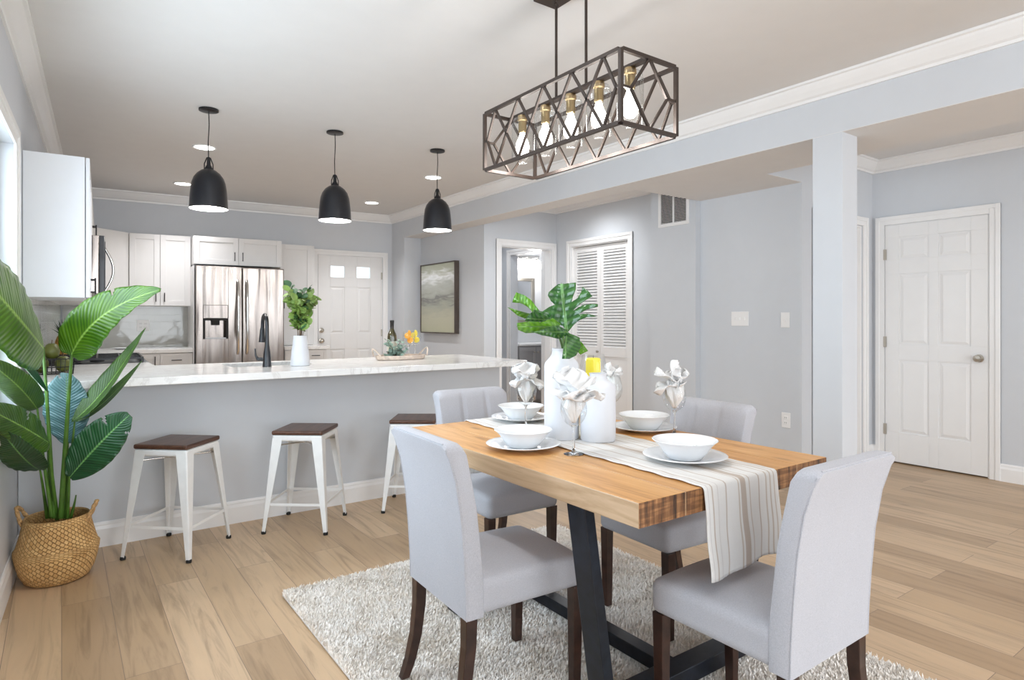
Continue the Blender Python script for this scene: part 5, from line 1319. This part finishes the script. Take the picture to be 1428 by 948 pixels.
poly_leaf((1.11, 2.49), (-0.55, 21.3), 24.9, [(1.13, 2.13), (-0.2, 4.21), (-3.24, 5.35), (-5.51, 7.44), (-8.55, 9.53), (-5.51, 11.61), (-3.24, 12.56), (-4.57, 13.89), (-5.89, 16.17), (-5.51, 17.49), (-3.62, 19.2), (-1.72, 20.72), (1.69, 20.95), (4.92, 21.1), (4.81, 18.44), (3.78, 15.79), (3.14, 13.51), (5.49, 15.03), (6.82, 17.3), (7.39, 19.39), (9.28, 17.68), (10.8, 15.6), (8.52, 14.27), (6.25, 12.75), (3.59, 10.1), (7.01, 12.18), (10.04, 12.75), (12.51, 12.56), (12.51, 11.61), (8.52, 10.47), (5.49, 8.77), (9.28, 8.96), (12.32, 7.82), (8.52, 7.63), (5.49, 6.3), (3.59, 4.4), (1.88, 2.13)], 'monstera', (1.573, 1.850, 1.154), 0.05, 0.05, -0.03)
poly_leaf((1.08, 1.89), (-0.27, -7.28), 11.1, [(0.73, 1.89), (3.87, 0.78), (5.91, -0.15), (5.98, -2.36), (5.91, -3.84), (3.87, -6.44), (1.28, -7.55), (-1.49, -7.47), (-0.57, -3.47), (0.36, -0.15)], 'monstera', (1.534, 1.804, 1.155), -0.10, 0.0, 0.03)
poly_leaf((5.62, -0.56), (8.15, -6.18), 5.0, [(5.97, -1.31), (7.13, -2.07), (9.82, -5.55), (6.74, -7.01), (5.58, -5.94), (6.35, -4.01)], 'monstera_light', (1.599, 1.880, 1.153), 0.02, 0.0, 0.0)
poly_leaf((-11.71, 10.57), (-20.0, 15.71), 6.6, [(-9.32, 8.08), (-12.3, 9.89), (-14.74, 12.6), (-17.46, 13.69), (-20.44, 13.96), (-19.9, 15.95), (-18.81, 18.03), (-15.65, 16.85), (-12.93, 14.87), (-10.86, 12.15), (-8.86, 9.43)], 'monstera_light', (1.625, 1.911, 1.151), 0.03, 0.05, 0.03)
poly_leaf((-10.04, 7.8), (-21.19, 11.15), 4.4, [(-9.98, 7.0), (-14.39, 7.0), (-17.93, 8.33), (-21.9, 11.6), (-17.48, 10.26), (-13.51, 9.21), (-9.54, 8.33)], 'monstera_light', (1.586, 1.865, 1.153), -0.04, 0.04, 0.02)
poly_leaf((-3.87, 6.64), (-15.49, 7.19), 8.3, [(-15.15, 6.24), (-13.4, 8.69), (-11.21, 10.45), (-8.58, 9.83), (-5.52, 8.26), (-3.33, 6.07), (-5.96, 5.19), (-10.33, 5.46)], 'monstera', (1.573, 1.850, 1.154), -0.05, 0.08, 0.03)
poly_leaf((-2.16, 4.05), (-17.8, 4.05), 9.4, [(-17.76, 5.32), (-13.5, 5.92), (-8.37, 5.67), (-4.11, 7.2), (-1.11, 5.06), (-1.97, 3.35), (-5.81, 2.93), (-10.07, 1.74), (-14.35, 1.65), (-17.25, 2.93)], 'monstera_light', (1.534, 1.804, 1.155), -0.08, 0.08, 0.03)
poly_leaf((1.07, 1.88), (-10.16, 2.14), 9.4, [(-11.52, 1.89), (-5.76, 3.75), (-2.37, 4.43), (0.59, 2.9), (2.28, 1.38), (0.16, -0.06), (-2.37, -0.65), (-5.34, 0.19), (-8.3, 0.79)], 'monstera', (1.521, 1.789, 1.156), -0.05, 0.05, 0.03)
for e in ((1.586, 1.840, 1.184), (1.534, 1.829, 1.155), (1.497, 1.793, 1.161), (1.495, 1.758, 1.157), (1.602, 1.866, 1.153), (1.577, 1.872, 1.175)):
    T = Vector(e) - MOF; B = Vector((random.uniform(-.012, .012), random.uniform(-.012, .012), 0.0)); Mid = B.lerp(T, 0.5) + Vector((0, 0, 0.03))
    pts = [B * (1 - t) ** 2 + Mid * 2 * t * (1 - t) + T * t * t for t in [k / 8 for k in range(9)]]
    MB().tube(pts, 0.0035, 8).build('stem', M['stem_green'], mo, smooth=True)

# ------------------------------------------------------------------ things on the bar
ft = thing('faucet', 'matte black pull-down kitchen faucet on the bar worktop', 'faucet', (1.065, 4.165, CT1))
MB().lathe([(0, 0), (0.027, 0), (0.027, 0.006), (0.024, 0.05), (0.021, 0.09), (0.014, 0.13), (0.012, 0.17), (0, 0.17)], 28).build('base', M['black_gloss'], ft, smooth=True)
pts = [(0, 0, 0.12), (0, 0, 0.26)] + [(0, 0.055 - 0.055 * cos(a), 0.27 + 0.062 * sin(a)) for a in [pi * k / 12 for k in range(1, 12)]] + [(0, 0.110, 0.262), (0, 0.113, 0.24)]
MB().tube(pts, 0.0115, 14).build('spout', M['black_gloss'], ft, smooth=True)
MB().tube([(0, 0.113, 0.245), (0, 0.119, 0.20), (0, 0.124, 0.155)], [0.014, 0.017, 0.021], 16).build('spray_head', M['black_gloss'], ft, smooth=True)
MB().tube([(0, 0, 0.045), (-0.045, 0.03, 0.05)], 0.013, 12).tube([(-0.045, 0.03, 0.045), (-0.06, 0.04, 0.075), (-0.062, 0.042, 0.115)], [0.012, 0.006, 0.005], 10).build('lever', M['black_gloss'], ft, smooth=True)
dn = thing('sink', 'undermount stainless sink set into the bar worktop behind the faucet', 'sink', (0.88, 4.25, 0))
MB().box(-0.01, 0.53, -0.0, 0.39, 0.80, 0.803).box(-0.01, 0.0, 0, 0.39, 0.80, 0.880).box(0.52, 0.53, 0, 0.39, 0.80, 0.880).box(0, 0.52, -0.01, 0, 0.80, 0.880).box(0, 0.52, 0.39, 0.40, 0.80, 0.880).build('basin', M['steel'], dn)
MB().lathe([(0, 0.803), (0.035, 0.803), (0.035, 0.806), (0, 0.806)], 20, (0.26, 0.2, 0)).build('drain', M['chrome'], dn)

vb = tag(MB().lathe([(0, 0), (0.058, 0), (0.062, 0.004), (0.060, 0.03), (0.054, 0.09), (0.046, 0.15), (0.041, 0.195), (0.038, 0.197), (0.038, 0.17), (0.048, 0.08), (0, 0.06)], 40).build('ceramic_vase', M['ceramic'], smooth=True, loc=(1.268, 4.145, CT1)), 'small tapered white vase of green sprigs on the breakfast bar', 'vase')
def sprigs(name, label, loc, nst, spread, hgt, mats, lr, seed, per=16, base_z=0.17, cat='plant', rise=1.0):
    rn = random.Random(seed); t = thing(name, label, cat, loc)
    for k in range(nst):
        a = 2 * pi * k / nst + rn.random() * 0.8; rad = spread * (0.25 + 0.75 * rn.random()); hh = hgt * (0.65 + 0.35 * rn.random())
        P0 = Vector((0.012 * cos(a), 0.012 * sin(a), base_z)); P2 = Vector((rad * cos(a), rad * sin(a), base_z + hh)); P1 = Vector((rad * 0.35 * cos(a), rad * 0.35 * sin(a), base_z + hh * 0.65))
        cv = lambda t_: P0 * (1 - t_) ** 2 + P1 * 2 * t_ * (1 - t_) + P2 * t_ * t_
        st = MB().tube([cv(i / 8) for i in range(9)], 0.0016, 6).build('stem', M['stalk'], t, smooth=True)
        lf = MB()
        for i in range(per):
            q = cv(0.22 + 0.78 * i / (per - 1)); az = rn.random() * 2 * pi; el = rn.uniform(-0.3, 0.9)
            d = Vector((cos(az) * cos(el), sin(az) * cos(el), sin(el))); l_ = lr * (0.8 + 0.5 * rn.random())
            nr = Vector((rn.uniform(-1, 1), rn.uniform(-1, 0.2), rn.uniform(0.2, 1))).normalized()
            leaf(lf, q, q + d * l_ * 0.6 + Vector((0, 0, 0.004)), q + d * l_ * 1.25, l_ * 1.05, nr, fold=0.15, nu=5, nv=4)
        lf.build('foliage', mats[k % len(mats)], st, smooth=True)
    return t
sprigs('green_sprigs', 'leafy green sprigs standing in the small tapered vase', (1.268, 4.145, CT1), 13, 0.112, 0.35, [M['sprig_light'], M['sprig_dark'], M['sprig_light']], 0.041, 5, per=20, base_z=0.165, cat='plant')

# tray with bottle, goblets and eucalyptus
ty_ = thing('serving_tray', 'whitewashed oval tray with rope handles on the bar', 'tray', (2.09, 4.36, CT1), radians(4))
MB().lathe([(0, 0.0), (0.145, 0.0), (0.158, 0.006), (0.166, 0.034), (0.160, 0.034), (0.152, 0.010), (0, 0.008)], 48, fn=None).build('body', M['tray'], ty_, smooth=False).scale = (1.25, 0.72, 1)
for s_ in (-1, 1):
    pts = [(s_ * (0.195 + 0.035 * sin(pi * k / 12)), -0.06 + 0.12 * k / 12, 0.028 + 0.055 * sin(pi * k / 12)) for k in range(13)]
    MB().tube(pts, 0.0055, 8).build('handle', M['tray'], ty_, smooth=True)
wb = thing('wine_bottle', 'dark green wine bottle standing on the tray behind the eucalyptus', 'bottle', (2.035, 4.395, CT1 + 0.008))
MB().lathe([(0, 0), (0.033, 0), (0.035, 0.004), (0.035, 0.165), (0.032, 0.185), (0.020, 0.208), (0.014, 0.225), (0.0135, 0.27)], 32).build('body', M['bottle'], wb, smooth=True)
MB().lathe([(0.0140, 0.225), (0.0145, 0.27), (0.0155, 0.272), (0.0155, 0.288), (0, 0.29)], 24).build('foil_cap', M['foil'], wb, smooth=True)
MB().lathe([(0.0355, 0.05), (0.0357, 0.05), (0.0357, 0.13), (0.0355, 0.13)], 32).build('paper_label', M['paper'], wb)
for (x, y, m_, lab) in ((2.158, 4.360, 'orange', 'stemmed goblet of orange slices on the tray'), (2.242, 4.420, 'lemon', 'stemmed goblet of lemon slices on the tray, behind the orange one')):
    g = thing('goblet', lab, 'glass', (x, y, CT1 + 0.008), 0, 'goblets of citrus slices')
    MB().lathe([(0, 0), (0.030, 0), (0.030, 0.002), (0.006, 0.008), (0.004, 0.03), (0.004, 0.085), (0.010, 0.095), (0, 0.096)], 24).build('stem', M['solid_glass'], g, smooth=True)
    MB().lathe([(0.004, 0.090), (0.025, 0.100), (0.042, 0.125), (0.048, 0.155), (0.045, 0.185), (0.040, 0.205)], 32).build('bowl', M['glass'], g, smooth=True)
    for i in range(4):
        a = i * 1.6; o = MB().lathe([(0, -0.003), (0.020, -0.003), (0.024, 0), (0.020, 0.003), (0, 0.003)], 24).build('citrus_slice', M[m_], g, smooth=True)
        o.location = (0.012 * cos(a), 0.012 * sin(a), 0.135 + 0.018 * i); o.rotation_euler = (1.2 + 0.3 * i, 0.4 * i, a - 0.6)
eu = thing('eucalyptus_bunch', 'dusty green eucalyptus bunch lying on the tray in front of the bottle', 'plant', (2.02, 4.30, CT1 + 0.012))
rn = random.Random(11)
for k in range(12):
    a = rn.uniform(0, 2 * pi); L_ = rn.uniform(0.05, 0.10); P0 = Vector((0, 0, 0.02)); P2 = Vector((L_ * cos(a), 0.5 * L_ * sin(a), 0.045 + 0.085 * rn.random()))
    if k < 4: P2.z = 0.015
    st = MB().tube([P0, (P0 + P2) / 2 + Vector((0, 0, 0.02)), P2], 0.0014, 6).build('stem', M['stalk'], eu)
    lf = MB()
    for i in range(16):
        q = P0.lerp(P2, 0.25 + 0.75 * i / 15) + Vector((rn.uniform(-.01, .01), rn.uniform(-.01, .01), rn.uniform(0, .014))); az = rn.random() * 2 * pi; d = Vector((cos(az), sin(az), rn.uniform(-0.1, 0.7))).normalized(); l_ = rn.uniform(0.018, 0.028)
        leaf(lf, q, q + d * l_ * .6, q + d * l_ * 1.2, l_ * 1.1, Vector((rn.uniform(-1, 1), rn.uniform(-1, 0), 0.6)), fold=0.1, nu=4, nv=3)
    lf.build('foliage', M['eucalyptus'], st, smooth=True)

# wire basket of green fruit at the left end of the bar
fb = thing('wire_basket', 'black wire basket of green pears on the bar behind the big plant', 'basket', (-0.045, 4.32, CT1))
mb = MB()
def rectloop(hx_, hy_, z, r=0.003):
    mb.tube([(-hx_, -hy_, z), (hx_, -hy_, z), (hx_, hy_, z), (-hx_, hy_, z), (-hx_, -hy_, z)], r, 6, False)
for z, s_ in ((0.004, 0.92), (0.04, 0.96), (0.085, 1.0)): rectloop(0.105 * s_, 0.085 * s_, z)
for i in range(-5, 6):
    x = 0.105 * i / 5
    for s_ in (-1, 1): mb.tube([(x * .92, s_ * 0.085 * .92, 0.004), (x, s_ * 0.085, 0.085)], 0.0018, 5)
    mb.tube([(x * .92, -0.078, 0.004), (x * .92, 0.078, 0.004)], 0.0018, 5)
for i in range(-3, 4):
    y = 0.085 * i / 3
    for s_ in (-1, 1): mb.tube([(s_ * 0.105 * .92, y * .92, 0.004), (s_ * 0.105, y, 0.085)], 0.0018, 5)
mb.tube([(-0.08, 0, 0.085), (-0.08, 0, 0.17)], 0.0035, 8)
mb.build('wire_frame', M['black_metal'], fb, smooth=True)
for k, (x, y, z) in enumerate(((-0.05, -0.03, 0.054), (0.052, -0.03, 0.054), (-0.05, 0.045, 0.052), (0.052, 0.045, 0.052), (0.0, 0.005, 0.126))):
    f = thing('green_pear', ('green pear at the front of the wire basket, window side', 'green pear at the front of the wire basket, faucet side', 'green pear at the back of the wire basket, window side', 'green pear at the back of the wire basket, range side', 'green pear on top of the pile in the wire basket')[k], 'pear', (-0.045 + x, 4.32 + y, CT1 + z), k * 1.3, 'green pears in the wire basket')
    MB().lathe([(0, -0.042), (0.018, -0.041), (0.032, -0.028), (0.0385, -0.005), (0.036, 0.016), (0.027, 0.034), (0.014, 0.043), (0, 0.042)], 24).build('fruit', M['pear'], f, smooth=True)
    MB().tube([(0, 0, 0.042), (0.004, 0, 0.062)], 0.002, 6).build('stalk', M['stalk'], f)

# pineapple beyond the range
pa = thing('pineapple', 'pineapple with a dark spiky crown on the worktop beside the range', 'pineapple', (0.012, 6.05, CT1 + 0.001))
MB().lathe([(0, 0), (0.035, 0.002), (0.052, 0.03), (0.058, 0.08), (0.054, 0.13), (0.040, 0.17), (0.02, 0.185), (0, 0.186)], 28).build('fruit', M['pineapple'], pa, smooth=True)
lf = MB(); rn = random.Random(4)
for i in range(26):
    a = i * 2.4; el = 0.45 + 1.0 * (i / 26); l_ = 0.09 + 0.05 * rn.random(); d = Vector((cos(a) * cos(el), sin(a) * cos(el), sin(el))); q = Vector((0.012 * cos(a), 0.012 * sin(a), 0.180 + 0.0006 * i))
    leaf(lf, q, q + d * l_ * .5 + Vector((0, 0, 0.01)), q + d * l_, 0.018, Vector((-d.y, d.x, 0.3)).cross(d) + Vector((0, 0, 1e-3)), fold=0.5, nu=6, nv=2, prof=lambda u: max(0.03, 1 - u))
lf.build('crown', M['dark_green'], pa)
# stack of white dishes on the corner worktop
x_, y_ = BK(-3.05, -0.42)
ds = tag(MB().lathe([(0, 0), (0.05, 0), (0.09, 0.010), (0.10, 0.014), (0.096, 0.017), (0.05, 0.008), (0, 0.008)], 32).build('serving_dish', M['porcelain'], smooth=True, loc=(x_, y_, CT1 + 0.001)), 'white dish on the worktop in the kitchen corner', 'dish')
